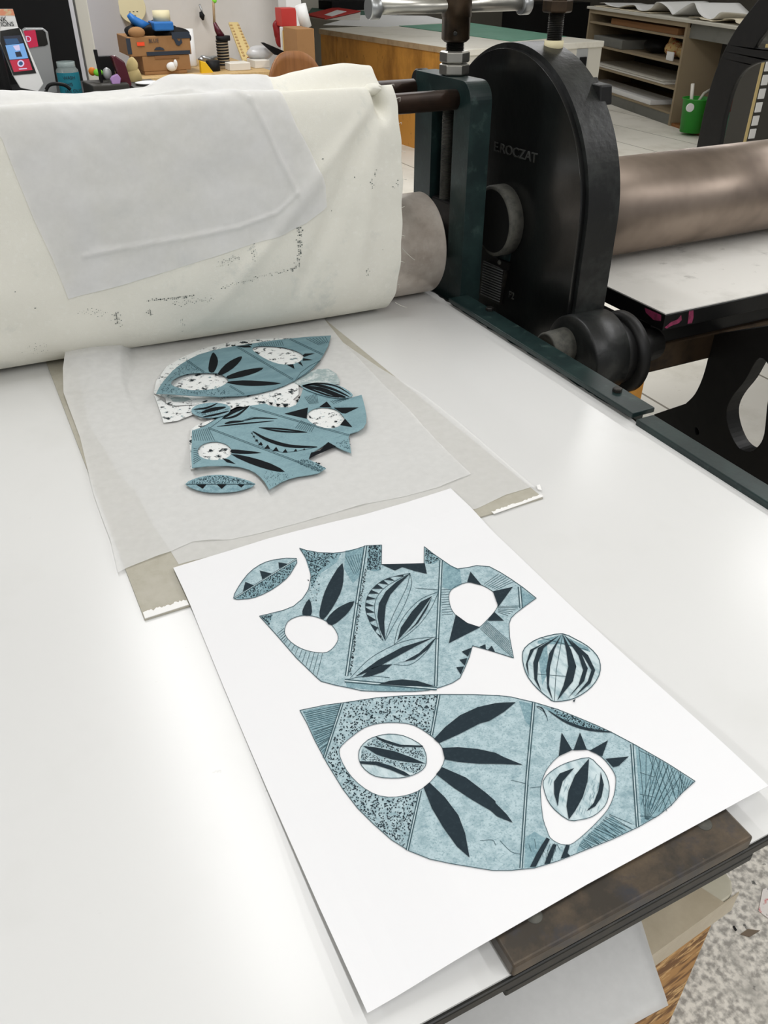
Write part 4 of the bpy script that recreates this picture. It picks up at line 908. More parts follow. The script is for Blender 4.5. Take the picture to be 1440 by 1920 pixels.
A.dots(k2((440, 798), (842, 545), (825, 600), (778, 665), (680, 740), (570, 790), (480, 804)), 330, .9, 3, 2); dline(*k2((425, 801), (848, 535)), 2, 1, A); edge(A, o4)
A.build('printed_lens_shape', INK, .0002, pr)
# ------------------------------------------------------------------ under the near end of the bed
cz = .55
c0, c1, c2, c3 = P(1393, 1662, z=cz), P(1208, 1796, z=cz), P(1000, 1945, z=cz), P(1358, 1612, z=cz)
dx = (c0-c2); dx.z = 0; dx.normalize(); dy = Vector((-dx.y, dx.x, 0))
crate = thing('strand_board_crate', (c0.x-.3, c0.y+.2, 0), 'strand board crate with a taped cloudy plastic sheet on top, under the bed front', 'crate')
b0 = Vector((c0.x, c0.y, 0))-dx*.012+dy*.012
def loc(a, b, z): return b0-dx*a+dy*b+Vector((0, 0, z))
MB().prism([loc(0, 0, 0), loc(.62, 0, 0), loc(.62, .42, 0), loc(0, .42, 0)], (0, 0, cz-.025)).build('crate_body', 'osb', crate, bev=.003)
top = [loc(-.012, .05, 0), loc(-.011, .02, 0), loc(-.006, .002, 0), loc(.006, -.010, 0), loc(.022, -.014, 0), loc(.62, -.014, 0), loc(.62, .43, 0), loc(-.012, .43, 0)]
MB().prism([p+Vector((0, 0, cz-.0245)) for p in top], (0, 0, .0245)).build('plastic_sheet', 'film', crate, bev=.008, seg=3)
MB().prism([loc(.03, -.0155, cz+.0005), loc(.62, -.0155, cz+.0005), loc(.62, .045, cz+.0005), loc(.05, .045, cz+.0005)], (0, 0, .0012)).build('parcel_tape', 'film_tape', crate)
MB().prism([loc(.0, -.0155, cz-.045), loc(.62, -.0155, cz-.045), loc(.62, -.0155, cz+.001), loc(.0, -.0155, cz+.001)], dy*.0012).build('parcel_tape', 'film_tape', crate)
# sheets of tissue sticking out on the crate
tp = thing('tissue_stack', (c1.x-.1, c1.y, cz), 'thin stack of white tissue sheets hanging out under the front edge of the bed', 'tissue paper')
def hang(q, dz): 
    R = []
    for j in range(13):
        v = j/12; R.append([q[0].lerp(q[1], i/16).lerp(q[3].lerp(q[2], i/16), v)+Vector((0, 0, dz+.004*math.sin(i*.5+v*3))) for i in range(17)])
    return R
zt_ = .632
for k, (a_, b_) in enumerate((((1196, 1728), (1252, 1888)), ((1200, 1726), (1250, 1876)), ((1205, 1724), (1247, 1872)))):
    tr, br = P(*a_, z=zt_), P(*b_, z=zt_-.02); tl, bl_ = P(760, 1990, z=zt_), P(860, 2090, z=zt_-.02)
    tr = tr+(tr-br)*.8; tl = tl+(tl-bl_)*.8
    o = MB().grid(hang([bl_, br, tr, tl], -.0025*k)).build('tissue_sheet', 'tissue', tp, fix=False, solid=.0004)
MB().box((.10, .34, cz+.0026), (.5, .52, zt_-.028)).build('paper_pad', 'white_edge', tp)

# scraps on the floor
def scrap(pts, m, label, th=.0012):
    w_ = [P(*q, z=.001) for q in pts]; o = MB().prism([(p.x, p.y, .0006) for p in w_], (0, 0, th)).build('paper_scrap', m, None); tag(o, label, 'scrap')
scrap([(1388, 1752), (1402, 1742), (1425, 1745), (1405, 1757)], 'scrap_brown', 'brown diamond-shaped card scrap on the speckled concrete floor')
scrap([(1422, 1708), (1430, 1668), (1445, 1662), (1480, 1690), (1452, 1735), (1440, 1722)], 'scrap_pink', 'white printed paper scrap with pink marks on the concrete at the right edge')
scrap([(1374, 1737), (1377, 1736), (1382, 1744), (1379, 1746)], 'black', 'tiny black sliver on the concrete beside the brown card scrap')

# ------------------------------------------------------------------ second press, to the right
pr2 = thing('etching_press', (2.2, 2.0, 0), 'black etching press with a bare steel roller and pink paint on its bed edge', 'printing press')
X2, YF = 1.545, 1.487
MB().box((X2, YF, BED-.003), (3.6, 2.3, BED)).build('bed_sheet', 'bed2', pr2)
be = MB().box((X2-.002, YF-.004, BED-.046), (3.6, 2.3, BED-.0035)).build('bed_plate', 'black2', pr2, bev=.002)
def pxy(pts): return [P(u, v, y=YF-.0045) for u, v in pts]
def pxx(pts): return [P(u, v, x=X2-.0025) for u, v in pts]
mb = MB()
mb.prism(pxx([(1209, 577), (1211, 586), (1226, 600), (1239, 602), (1240, 591)]), (-.0006, 0, 0))
mb.prism(pxy([(1246, 614), (1258, 604), (1270, 599), (1277, 591), (1278, 600), (1272, 606), (1258, 611), (1250, 616)]), (0, -.0006, 0))
mb.prism(pxy([(1292, 583), (1300, 582), (1300, 595), (1297, 606), (1289, 607)]), (0, -.0006, 0))
mb.build('pink_paint', 'pink', be)
MB().lathe((1.40, 1.930, .9984), (1, 0, 0), [(0, .04), (0, .1365), (2.2, .1365), (2.2, .04)], 64).build('roller', 'roller2', pr2)
MB().box((1.375, 1.86, .82), (1.398, 2.0, 1.08)).build('side_frame', 'black2', pr2)
MB().cyl((1.426, 1.485, .77), (1.56, 1.535, .745), .045, 24).build('drive_shaft', 'black2', pr2)
MB().box((1.52, 1.535, .655), (3.6, 1.60, .735)).build('cross_beam', 'bronze', pr2, bev=.006)
MB().box((1.56, 1.545, .7355), (3.6, 1.62, BED-.0465)).build('apron', 'black2', pr2)
MB().box((1.43, 1.62, .3), (1.538, 2.25, .80)).build('gear_case', 'black2', pr2, bev=.004)
XLg = 1.80
G = lambda *pts: [P(u, v, x=XLg) for u, v in pts]
out = G(*spline([(1338, 628), (1330, 660), (1318, 705), (1303, 738), (1285, 757)], 4)) + G((1226, 777))
a0 = out[-1]; out += [Vector((XLg, a0.y, 0)), Vector((XLg, .8, 0))] + G((1560, 760), (1540, 620), (1445, 610))
hole = [P(u, v, x=XLg) for u, v in smooth_poly([(1424, 671), (1446, 700), (1438, 760), (1432, 815), (1420, 838), (1402, 847), (1382, 836), (1367, 805), (1362, 772), (1372, 745), (1396, 714)], 4)]
hole2 = [P(u, v, x=XLg) for u, v in smooth_poly([(1303, 801), (1308, 804), (1311, 812), (1308, 816), (1303, 812)], 2)]
MB().prism(out, (.05, 0, 0), [hole, hole2]).build('leg', 'black2', pr2, bev=.003)
MB().box((1.80, 1.2, .05), (3.4, 1.30, .2)).build('foot_beam', 'black2', pr2)
MB().box((3.3, .9, 0), (3.35, 2.6, .65)).build('leg', 'black2', pr2)

# tall cast frame behind it
XA = 3.5
A_ = lambda *pts: [P(u, v, x=XA) for u, v in pts]
o1_ = A_(*spline([(1306, 275), (1318, 215), (1332, 160), (1351, 108), (1377, 58), (1408, 16), (1440, -22), (1490, -75)], 4)) + A_((1600, -110), (1600, 108))
arch = A_(*spline([(1530, 108), (1440, 115), (1410, 123), (1389, 139), (1374, 166), (1360, 213), (1349, 272)], 4))
f0, f1 = Vector((XA, arch[-1].y-.01, 0)), Vector((XA, o1_[0].y+.02, 0))
hA = A_((1414, 90), (1424, 74), (1442, 52), (1470, 22), (1500, 0), (1540, 0), (1540, 88))
cf = MB().prism([f1]+o1_+arch+[f0], (.03, 0, 0), [hA]).build('cast_iron_frame', 'black2', None, bev=.006)
tag(cf, 'tall black cast iron press frame with an arched opening standing behind the right-hand roller', 'machine frame')

# ------------------------------------------------------------------ cutting table
th_ = math.radians(4.5); tb0 = P(868, 93, z=.92)
ux, uy = Vector((math.cos(th_), math.sin(th_), 0)), Vector((-math.sin(th_), math.cos(th_), 0))
TM = Matrix(((ux.x, uy.x, 0, tb0.x), (ux.y, uy.y, 0, tb0.y), (0, 0, 1, 0), (0, 0, 0, 1)))
TW = (P(1138, 77, z=.92)-tb0).length; TD = (P(604, 53, z=.92)-tb0).length
tab = thing('work_table', (tb0.x+.8, tb0.y+1.2, 0), 'big work table with an ochre wooden side, white end and worn white top', 'table')
MB().box((0, 0, .868), (TW, TD, .92), TM).build('table_top', 'top_cream', tab, bev=.006)
MB().box((-.004, .0, .868), (-.0005, TD, .915), TM).build('edge_band', 'wood_edge', tab)
MB().box((.012, .035, .0), (.034, TD*.86, .8675), TM).build('side_panel', 'wood', tab)
MB().box((.012, TD*.865, .0), (.034, TD-.01, .8675), TM).build('side_panel', 'wood', tab)
fp = MB().box((.012, .012, 0), (TW-.012, .034, .8675), TM).build('front_panel', 'cream', tab)
MB().box((TW-.034, .0345, 0), (TW-.012, TD-.02, .8675), TM).build('side_panel', 'cream', tab)
ti = TM.inverted()
def on_end(u, v):   # point on the table's front face
    d = ti.to_3x3() @ ray(u, v); o = ti @ CAM; t = (.0115-o.y)/d.y; return o+d*t
q0, q1 = on_end(1082, 92), on_end(1098, 128)
lp = MB().box((q0.x, .006, q1.z-.05), (q1.x, .0118, q0.z), TM).build('door_plate', 'silver', fp)
q0, q1 = on_end(1086, 107), on_end(1095, 130)
MB().box((q0.x, -.012, q1.z-.05), (q1.x, .0058, q0.z), TM).build('door_lock', 'black', fp, bev=.004)
def on_top(*pts, dz=.0): return [P(u, v, z=.921+dz) for u, v in pts]
o = MB().prism(on_top((748, 49), (880, 43), (1062, 69), (958, 78)), (0, 0, .004)).build('cutting_mat', 'mat_green', None); tag(o, 'light green cutting mat lying on the white end of the big work table', 'cutting mat')
o = MB().prism(on_top((606, 47), (640, 38), (680, 28), (800, 30), (850, 42), (720, 51)), (0, 0, .003)).build('paper_sheet', 'white', None); tag(o, 'large white paper sheet on the work table behind the green mat', 'paper')
o = MB().prism(on_top((575, 28), (585, 15), (700, 22), (705, 29)), (0, 0, .004)).build('cutting_mat', 'mat_dark', None); tag(o, 'dull dark green mat at the far end of the work table behind the red folder', 'cutting mat')
rf = thing('ring_binder', P(625, 36, z=.93), 'red folder lying flat on the far left of the work table', 'folder')
q = on_top((577, 33), (612, 38), (675, 37), (676, 23), (630, 17), dz=.005)
MB().prism(q, (0, 0, .012)).build('pages', 'offwhite', rf)
MB().prism([p+Vector((0, 0, .0125)) for p in on_top((573, 31), (610, 39), (676, 24), (628, 17), dz=.012)], (0, 0, .012)).build('cover', 'red', rf, bev=.002)
MB().prism(on_top((608, 28), (622, 31), (650, 22), (632, 19), dz=.0365), (0, 0, .003)).build('white_label', 'white', rf)

# ------------------------------------------------------------------ things placed in the far room
def pos(u, v, y): return P(u, v, y=y)
def bgbox(name, m, r, y, dep, parent=None, z0=None, bev=.004, mtx=None):
    u0, v0, u1, v1 = r; vm, um = (v0+v1)/2, (u0+u1)/2
    x0, x1 = pos(u0, vm, y).x, pos(u1, vm, y).x; za, zb = pos(um, v1, y).z if z0 is None else z0, pos(um, v0, y).z
    return MB().box((x0, y, za), (x1, y+dep, zb)).build(name, m, parent, bev=bev)
BZ, BY = .85, 7.15
bx0 = pos(238, 140, 6.9).x; bx1 = pos(520, 140, 6.75).x
wb = thing('workbench', ((bx0+bx1)/2, 7.4, 0), 'pale wooden workbench along the white wall, loaded with boxes and tools', 'workbench')
xw = pos(233, 20, 8.0).x+.04
MB().prism([(bx0, 6.85, BZ-.05), (bx1, 6.85, BZ-.05), (bx1, 7.95, BZ-.05), (xw, 7.95, BZ-.05), (xw-.1, 7.38, BZ-.05), (bx0, 7.38, BZ-.05)], (0, 0, .05)).build('bench_top', 'wood_pale', wb, bev=.004)
for x0 in (bx0+.05, bx1-.13):
    for y0 in (6.92, 7.28): MB().box((x0, y0, 0), (x0+.08, y0+.08, BZ-.0505)).build('leg', 'wood_pale', wb)
# boxes
b3 = bgbox('cardboard_box', 'card', (272, 133, 352, 150), 7.0, .55, z0=BZ+.001); tag(b3, 'open flat cardboard box at the bottom of the stack on the workbench', 'box')
z3 = pos(312, 133, 7.0).z
b2 = thing('cardboard_box', pos(312, 133, 7.0), 'plain brown cardboard box in the middle of the stack, with white tissue poking out', 'box')
bgbox('box_body', 'card', (268, 104, 357, 132), 7.0, .5, b2, z0=z3+.001); bgbox('tape_strip', 'card_dark', (290, 104, 336, 110), 6.996, .003, b2, bev=0)
p = pos(322, 125, 6.99); mb = MB(); mb.sphere((p.x, p.y, p.z), .035, 10, (1.2, .5, .9)); mb.sphere((p.x+.03, p.y-.01, p.z+.02), .022, 8, (.7, .5, 1.3)); mb.build('tissue_tuft', 'white', b2)
z2 = pos(312, 104, 7.0).z
b1 = thing('fruit_box', pos(305, 102, 7.0), 'brown and dark blue printed fruit box with an orange sticker, topmost of the stack', 'box')
x0, x1 = pos(240, 80, 7.0).x, pos(357, 80, 7.0).x; zt1 = pos(300, 68, 7.0).z
MB().box((x0, 7.0, z2+.001), (x1, 7.4, zt1)).build('box_body', 'card', b1, bev=.004)
bgbox('dark_band', 'navy', (275, 96, 357, 103), 6.995, .004, b1, bev=0); bgbox('dark_band', 'navy', (322, 60, 356, 72), 6.995, .004, b1, bev=0)
bgbox('dark_band', 'navy', (238, 72, 246, 102), 6.995, .004, b1, bev=0)
q = [pos(u, v, 6.994) for u, v in ((289, 94), (293, 89), (300, 88), (306, 90), (309, 94))]; MB().prism(q, (0, .004, 0)).build('printed_arch', 'navy', b1)
q = [pos(u, v, 6.994) for u, v in ((325, 72), (331, 84), (336, 86), (342, 80), (340, 72), (336, 78), (331, 72))]; MB().prism(q, (0, .004, 0)).build('printed_curl', 'navy', b1)
a_, b_ = pos(279, 80, 6.993), pos(298, 80, 6.993)
me = text_mesh('BLUE', 1, 0); w1 = max(v.co.x for v in me.vertices)
lettering('printed_word', 'BLUE', (b_.x-a_.x)/w1, .001, 'navy', frame((a_.x, 6.993, a_.z), (1, 0, 0), (0, 0, 1)), b1)
bgbox('orange_sticker', 'orange', (257, 79, 271, 86), 6.992, .004, b1, bev=0)
bb = thing('plastic_bag', pos(280, 60, 7.1), 'crumpled black and blue plastic bag spilling over the fruit box', 'bag')
def lump(parts, name, m, parent):
    mb = MB()
    for u, v, y, r, s in parts: p = pos(u, v, y); mb.sphere(p, r, 14, s)
    for v in mb.bm.verts: v.co += Vector((noise.noise(v.co*14), noise.noise(v.co*14+Vector((5, 0, 0))), noise.noise(v.co*14+Vector((0, 5, 0)))))*.022
    return mb.build(name, m, parent)
lump([(262, 54, 7.15, .07, (1.3, .8, .8)), (288, 56, 7.12, .085, (1.3, .8, .7)), (312, 61, 7.12, .07, (1.5, .8, .6)), (335, 65, 7.1, .06, (1.3, .8, .7)), (347, 72, 7.05, .045, (1.2, .8, .8)), (248, 62, 7.1, .05, (1, .8, .9))], 'black_film', 'black', bb)
mb = MB(); mb.tube([pos(u, v, 7.1) for u, v in ((241, 27), (250, 37), (262, 45), (280, 49))], [.018, .03, .035, .02], 10); mb.build('blue_handle', 'blue', bb)
p = pos(256, 61, 7.02); o = MB().sphere(p, .05, 14, (1.25, .7, .75)).build('bread_roll', 'card', None); tag(o, 'rounded tan lump sitting on the left of the fruit box', 'packet')
o = bgbox('plastic_tray', 'blue', (289, 41, 326, 58), 6.985, .2, bev=.01); tag(o, 'bright blue plastic tray on top of the black bag', 'tray')
p = pos(304, 41.5, 7.08); o = MB().lathe(p, (0, 0, 1), [(0, .045), (0, .063), (.075, .063), (.075, .045)], 24).build('tape_roll', 'cream_tape', None); tag(o, 'roll of cream masking tape on the blue tray', 'tape')
# tools on the bench
def up(u, y=BY): return pos(u, 132, y)
def cylitem(name, m, u0, u1, v0, v1, y, label=None, cat=None, parent=None, z0=None, prof=None):
    xa, xb = pos(u0, (v0+v1)/2, y).x, pos(u1, (v0+v1)/2, y).x; za = pos((u0+u1)/2, v1, y).z if z0 is None else z0; zb = pos((u0+u1)/2, v0, y).z; r = (xb-xa)/2; h = zb-za
    pr_ = [(0, r*.97), (h*.03, r), (h, r)] if prof is None else [(h*a, r*b) for a, b in prof]
    o = MB().lathe(((xa+xb)/2, y, za), (0, 0, 1), pr_, 24).build(name, m, parent)
    if label: tag(o, label, cat)
    return o
cylitem('plastic_tub', 'white', 345, 365, 54, 118, 7.45, 'white cylindrical tub standing behind the boxes on the bench', 'tub', z0=BZ+.001)
cup = thing('mesh_cup', (pos(418, 100, BY).x, BY, BZ), 'tall brown mesh pen cup with a black rim on the workbench', 'cup')
cylitem('cup_wall', 'bristle', 408, 429, 74, 128, BY, parent=cup, z0=BZ+.001); cylitem('cup_rim', 'black', 405, 431, 67, 76, BY, parent=cup)
mb = MB(); xx = pos(418, 100, BY).x; r_ = (pos(429, 100, BY).x-pos(408, 100, BY).x)/2
for i in range(9): mb.lathe((xx, BY, pos(418, 122-i*5.4, BY).z), (0, 0, 1), [(0, r_+.001), (.006, r_+.003), (.012, r_+.001)], 24)
mb.build('wire_rings', 'black', cup)
br = thing('brush', pos(405, 40, 7.5), 'long thin brush with a red handle standing in the mesh cup', 'brush')
MB().tube([pos(400, 2, BY), pos(402, 45, BY)], .010, 8).build('brush_shaft', 'wood_edge', br); MB().tube([pos(402, 42, BY), pos(407, 55, BY), pos(415, 69, BY)], [.012, .022, .03], 10).build('brush_grip', 'burgundy', br)
p = pos(402, 1, BY); MB().sphere(p, .018, 10).build('brush_tip', 'lime', br)
rl = thing('wooden_rack', pos(450, 80, 7.5), 'pale wooden strip with rows of studs leaning against the wall', 'wooden rack')
a_, b_ = pos(437, 45, 7.75), pos(467, 118, 7.3); d_ = (b_-a_).normalized(); e_ = Vector((1, 0, 0)); e_ = (e_-d_*e_.dot(d_)).normalized()
n_ = d_.cross(e_); n_ = -n_ if n_.y > 0 else n_
w_ = .055; MB().prism([a_-e_*w_*.75, a_+e_*w_*.75, b_+e_*w_, b_-e_*w_], n_*.02).build('strip', 'straw', rl, bev=.008)
for i in range(11):
    for s in (-.55, .55):
        p = a_.lerp(b_, .1+i*.078)+e_*w_*s+n_*.022; MB().sphere(p, .011, 8).build('stud', 'wood_pale', rl)
p = a_.lerp(b_, .96)+n_*.022; MB().sphere(p, .016, 10).build('knob', 'wood_brown', rl)
o = bgbox('small_box', 'offwhite', (431, 118, 470, 134), 6.98, .16, z0=BZ+.001); tag(o, 'small white box in front of the leaning wooden strip', 'box')
o = lump([(487, 100, 7.2, .075, (1.5, .9, .8)), (500, 97, 7.25, .05, (1.2, 1, .8)), (478, 106, 7.2, .04, (1.2, .8, .8))], 'plastic_bag', 'clear_bag', None); tag(o, 'crumpled clear plastic bag on the bench beside the wooden strip', 'bag')
o = bgbox('carton', 'offwhite', (478, 113, 506, 126), 7.05, .2, z0=BZ+.001); tag(o, 'low white carton under the clear plastic bag', 'box')
q = [pos(u, v, 7.1) for u, v in ((490, 80), (496, 80), (540, 99), (530, 104), (516, 103))]; o = MB().prism(q, (0, .03, 0)).build('plastic_wedge', 'black', None, bev=.004); tag(o, 'black tapering plastic blade sticking up behind the chair', 'tool')
q = [pos(u, v, 6.95) for u, v in ((376, 114), (386, 117), (403, 139), (378, 139))]; o = MB().prism(q, (0, .05, 0)).build('plastic_scoop', 'yellow', None, bev=.004); tag(o, 'bright yellow triangular plastic piece at the front of the workbench', 'tool')
cylitem('ink_tin', 'black', 387, 412, 113, 135, 7.05, 'round black tin behind the yellow plastic piece', 'tin', z0=BZ+.001)
o = lump([(388, 110, 7.25, .045, (1.4, .8, .6)), (378, 113, 7.25, .03, (1.2, .8, .6)), (398, 108, 7.25, .03, (1.3, .8, .6))], 'foil', 'steel', None); tag(o, 'crumpled silvery foil heaped behind the black tin', 'foil')
hang_ = thing('hanging_tool', pos(380, 25, 7.96), 'small dark tool hanging from a nail on the white wall', 'tool')
MB().tube([pos(374, 8, 7.96), pos(378, 20, 7.955), pos(380, 28, 7.955)], .008, 8).build('wire_loop', 'steel', hang_); MB().tube([pos(376, 22, 7.95), pos(379, 30, 7.95), pos(381, 38, 7.95)], [.012, .024, .008], 8).build('blade', 'black', hang_)
sg = thing('round_sign', pos(247, 14, 7.9), 'round cream paper sign on the wall above the fruit box', 'sign')
p = pos(247, 14, 7.94); MB().lathe(p, (0, -1, 0), [(0, .112), (.008, .112), (.01, .108)], 32).build('disc', 'cream_tape', sg)
a_ = pos(242, 25, 7.928); lettering('sign_lines', '- - -', .05, .001, 'darkgrey', frame((a_.x, 7.929, a_.z), (1, 0, 0), (0, 0, 1)), sg); lettering('sign_lines', 'lllllllllllll', .026, .001, 'darkgrey', frame((a_.x-.02, 7.929, a_.z-.03), (1, 0, 0), (0, 0, 1)), sg)
# corner to the right of the bench: red box, tube, first-aid pouch, kraft box
o = bgbox('red_box', 'red', (528, 15, 556, 49), 7.25, .15, z0=pos(542, 50, 7.25).z+.001); tag(o, 'red box standing above the white board in the wall corner', 'box')
MBt = MB().cyl(pos(574, 51, 7.0), pos(563, 9, 7.0), .045, 20).build('paper_tube', 'white', None); tag(MBt, 'white paper tube leaning beside the red box', 'tube')
lc = MB().box((pos(525, 100, 7.0).x, 6.64, 0), (pos(592, 100, 6.64).x, 7.5, .55)).build('low_cupboard', 'wood_brown', None); tag(lc, 'low brown cupboard behind the chair under the kraft box', 'cupboard')
wbp = bgbox('white_board', 'white', (528, 50, 556, 108), 7.25, .03, z0=.551); tag(wbp, 'white framed board standing below the red box', 'board')
o = bgbox('yellow_case', 'yellow', (537, 58, 550, 100), 7.15, .08, z0=.551); tag(o, 'upright yellow case with a black top edge in front of the white board', 'case'); 
bgbox('black_edge', 'black', (537, 57, 551, 63), 7.145, .085, o, bev=0)
o = lump([(520, 55, 7.4, .05, (.8, .6, 1.6)), (522, 42, 7.4, .035, (.9, .6, 1)), (523, 70, 7.4, .045, (.8, .6, 1.6))], 'red_cloth', 'darkred', None); tag(o, 'dark red cloth hanging at the left of the red box', 'cloth')
o = bgbox('kraft_box', 'card', (557, 54, 590, 104), 6.7, .3, z0=.551); tag(o, 'open kraft cardboard box between the chair and the work table', 'box')
# chair
ch = thing('wooden_chair', (pos(553, 120, 5.6).x, 5.4, 0), 'brown plywood chair with a curved back in front of the workbench', 'chair')
L_, R_ = pos(501, 125, 5.6), pos(606, 125, 5.6); zt_c = pos(553, 97, 5.6).z
rows = []
for j, (f0_, f1_) in enumerate(((0, 1), (1, 1))): pass
cols = 17
for k in range(2):
    for j in range(9):
        row = []
        for i in range(cols):
            s = i/(cols-1); x = lerp(L_.x, R_.x, s); y = 5.6-.07*math.sin(PI*s)*-1-.02; top_ = zt_c-.16*abs(2*s-1)**3.0; z = lerp(zt_c-.40, top_, j/8); row.append(Vector((x, y+.016*k, z)))
        rows.append(row if k == 0 else row)
a_rows, b_rows = rows[:9], rows[9:]
MB().grid(a_rows).build('backrest', 'wood_brown', ch, fix=False, solid=.016)
for x in (L_.x+.02, R_.x-.05): MB().box((x, 5.585, 0), (x+.03, 5.612, zt_c-.25)).build('leg', 'wood_brown', ch)
for x in (L_.x+.02, R_.x-.05): MB().box((x, 5.17, 0), (x+.03, 5.20, .44)).build('leg', 'wood_brown', ch)
MB().box((L_.x, 5.15, .4405), (R_.x, 5.58, .46)).build('seat', 'wood_brown', ch, bev=.008)

# ------------------------------------------------------------------ counter with the card kiosk, at the left
KY, KZ = 4.2, 1.08
cx1 = pos(262, 165, KY).x
ct = thing('counter', (0, 4.5, 0), 'dark counter at the back left carrying the payment kiosk and jar', 'counter')
MB().box((-1.5, KY-.25, KZ-.04), (cx1, KY+.65, KZ)).build('counter_top', 'black', ct, bev=.004); MB().box((-1.48, KY-.2, 0), (cx1-.02, KY+.62, KZ-.0405)).build('counter_body', 'darkgrey', ct)
ki = thing('payment_kiosk', (pos(40, 130, KY).x, KY, KZ), 'white payment kiosk with a lit screen leaning back on the counter', 'kiosk')
def kq(pts, y0, y1, v0=52, v1=172):   # leaning plane
    return [pos(u, v, lerp(y0, y1, 1-(v-v0)/(v1-v0))) for u, v in pts]
kb = [(0, 55), (2, 51), (34, 51), (39, 55), (82, 158), (72, 172), (38, 165), (24, 142), (0, 80)]
ky = lambda pts, off=0: kq(pts, KY-.04-off, KY+.02-off)
MB().prism(ky(kb), (0, .03, 0)).build('kiosk_body', 'white', ki, bev=.004)
MB().prism(ky([(0, 58), (36, 52), (68, 137), (25, 141), (0, 78)], .0008), (0, -.002, 0)).build('screen_glass', 'blackgloss', ki)
def kpan(name, m, pts, off): MB().prism(ky(pts, off), (0, -.0005, 0)).build(name, m, ki)
kpan('screen_header', 'screen_dark', [(6, 68), (38, 66), (44, 80), (10, 84)], .0032); kpan('screen_band', 'screen_navy', [(8, 73), (32, 72), (37, 81), (12, 84)], .0038)
kpan('screen_picture', 'screen', [(10, 85), (44, 81), (53, 109), (18, 112)], .0032)
kpan('picture_shape', 'screen_dark', [(28, 98), (38, 96), (42, 106), (31, 107)], .0038); kpan('picture_shape', 'screen_white', [(24, 86), (36, 84), (38, 94), (30, 95)], .0038)
kpan('screen_panel', 'screen_red', [(18, 113), (54, 110), (61, 131), (26, 135)], .0032)
kpan('screen_emblem', 'screen_white', [(39+6.5*math.cos(a), 119+6.5*math.sin(a)) for a in [i*PI/8 for i in range(16)]], .0038)
kpan('screen_text', 'screen_white', [(35, 128.5), (50, 127.5), (51, 129.5), (36, 130.5)], .0038)
kpan('emblem_mark', 'screen_navy', [(39+4*math.cos(a), 119+4*math.sin(a)) for a in [i*PI/6 for i in range(12)]], .0044)
si = thing('donation_sign', pos(15, 35, KY+.06), 'small donation sign with a salmon top edge standing behind the lit kiosk', 'sign')
sq = [pos(u, v, KY+.06) for u, v in ((-60, 17), (24, 17), (34, 51), (-60, 60))]
MB().prism(sq, (0, .012, 0)).build('sign_board', 'white', si)
MB().prism([pos(u, v, KY+.0585) for u, v in ((-60, 17), (24, 17), (28, 29), (-60, 29))], (0, .001, 0)).build('salmon_edge', mat('salmon_print', (226, 150, 118), .7, var=[(40, .5, .6, (214, 190, 150), 3)]), si)
a_, b_ = pos(-28, 42, KY+.057), pos(11, 38, KY+.057); lettering('sign_lettering', 'DRINK', (pos(0, 30, KY).z-pos(0, 42, KY).z)*1.15, .0004, 'black', frame((pos(-24, 41, KY+.057).x, KY+.057, pos(-10, 41, KY+.057).z), (1, 0, 0), (0, 0, 1)), si)
me = text_mesh('DONATIONS', 1, 0); w1 = max(v.co.x for v in me.vertices); s_ = (pos(30, 48, KY).x-pos(-34, 48, KY).x)/w1
lettering('sign_lettering', 'DONATIONS', s_, .0004, 'black', frame((pos(-37, 48, KY+.057).x, KY+.057, pos(0, 49.5, KY+.057).z), (1, 0, 0), (0, 0, 1)), si)
k2_ = thing('payment_kiosk', (pos(80, 120, KY+.3).x, KY+.3, KZ), 'second grey payment kiosk with a dark pink panel, behind the lit one', 'kiosk')
y_ = KY+.25
MB().prism([pos(u, v, y_) for u, v in ((42, 57), (48, 53), (82, 53), (90, 60), (108, 175), (56, 175))], (0, .05, 0)).build('kiosk_body', 'silver', k2_, bev=.004)
MB().prism([pos(u, v, y_-.001) for u, v in ((46, 57), (80, 56), (85, 60), (90, 83), (84, 86), (54, 89))], (0, -.002, 0)).build('screen_glass', 'blackgloss', k2_)
MB().prism([pos(u, v, y_-.0035) for u, v in ((44, 58), (66, 56), (72, 87), (55, 90))], (0, -.0005, 0)).build('screen_panel', 'screen_pink', k2_)
lettering('screen_mark', 'D', (pos(60, 66, y_).z-pos(60, 78, y_).z)*1.3, .0003, 'screen_white', frame((pos(49, 78, y_).x, y_-.0042, pos(52, 78, y_).z), (1, 0, 0), (0, 0, 1)), k2_)
bm_ = bgbox('card_reader', 'black', (-12, 84, 13, 166), KY-.06, .08, z0=KZ+.001, bev=.02); tag(bm_, 'black rounded device at the far left edge beside the lit kiosk', 'device')
ja = thing('glass_jar', (pos(128, 140, KY-.02).x, KY-.02, KZ), 'clear glass jar with a teal lettered label on the counter', 'jar')
xa, xb = pos(106, 140, KY-.02).x, pos(148, 140, KY-.02).x; r_ = (xb-xa)/2; zj = pos(124, 115, KY-.02).z; h_ = zj-KZ-.001
MB().lathe(((xa+xb)/2, KY-.02, KZ+.001), (0, 0, 1), [(0, r_*.9), (.006, r_), (h_*.78, r_), (h_*.86, r_*.78), (h_, r_*.80)], 32).build('jar_glass', 'jar', ja)
mb = MB(); R = []
for j in (.12, .74): R.append([Vector(((xa+xb)/2+(r_+.001)*math.cos(t), KY-.02+(r_+.001)*math.sin(t), KZ+h_*j)) for t in [math.radians(190+i*8) for i in range(21)]])
mb.grid(R).build('jar_label', 'teal_label', ja, fix=False)
for k, s in enumerate(('WASH', 'THIS', 'JAR OUT')): 
    lettering('label_lettering', s, .018, .0003, 'navy', frame(((xa+xb)/2-.03, KY-.02-r_-.003, KZ+h_*(.58-.17*k)), (1, 0, 0), (0, 0, 1)), ja)
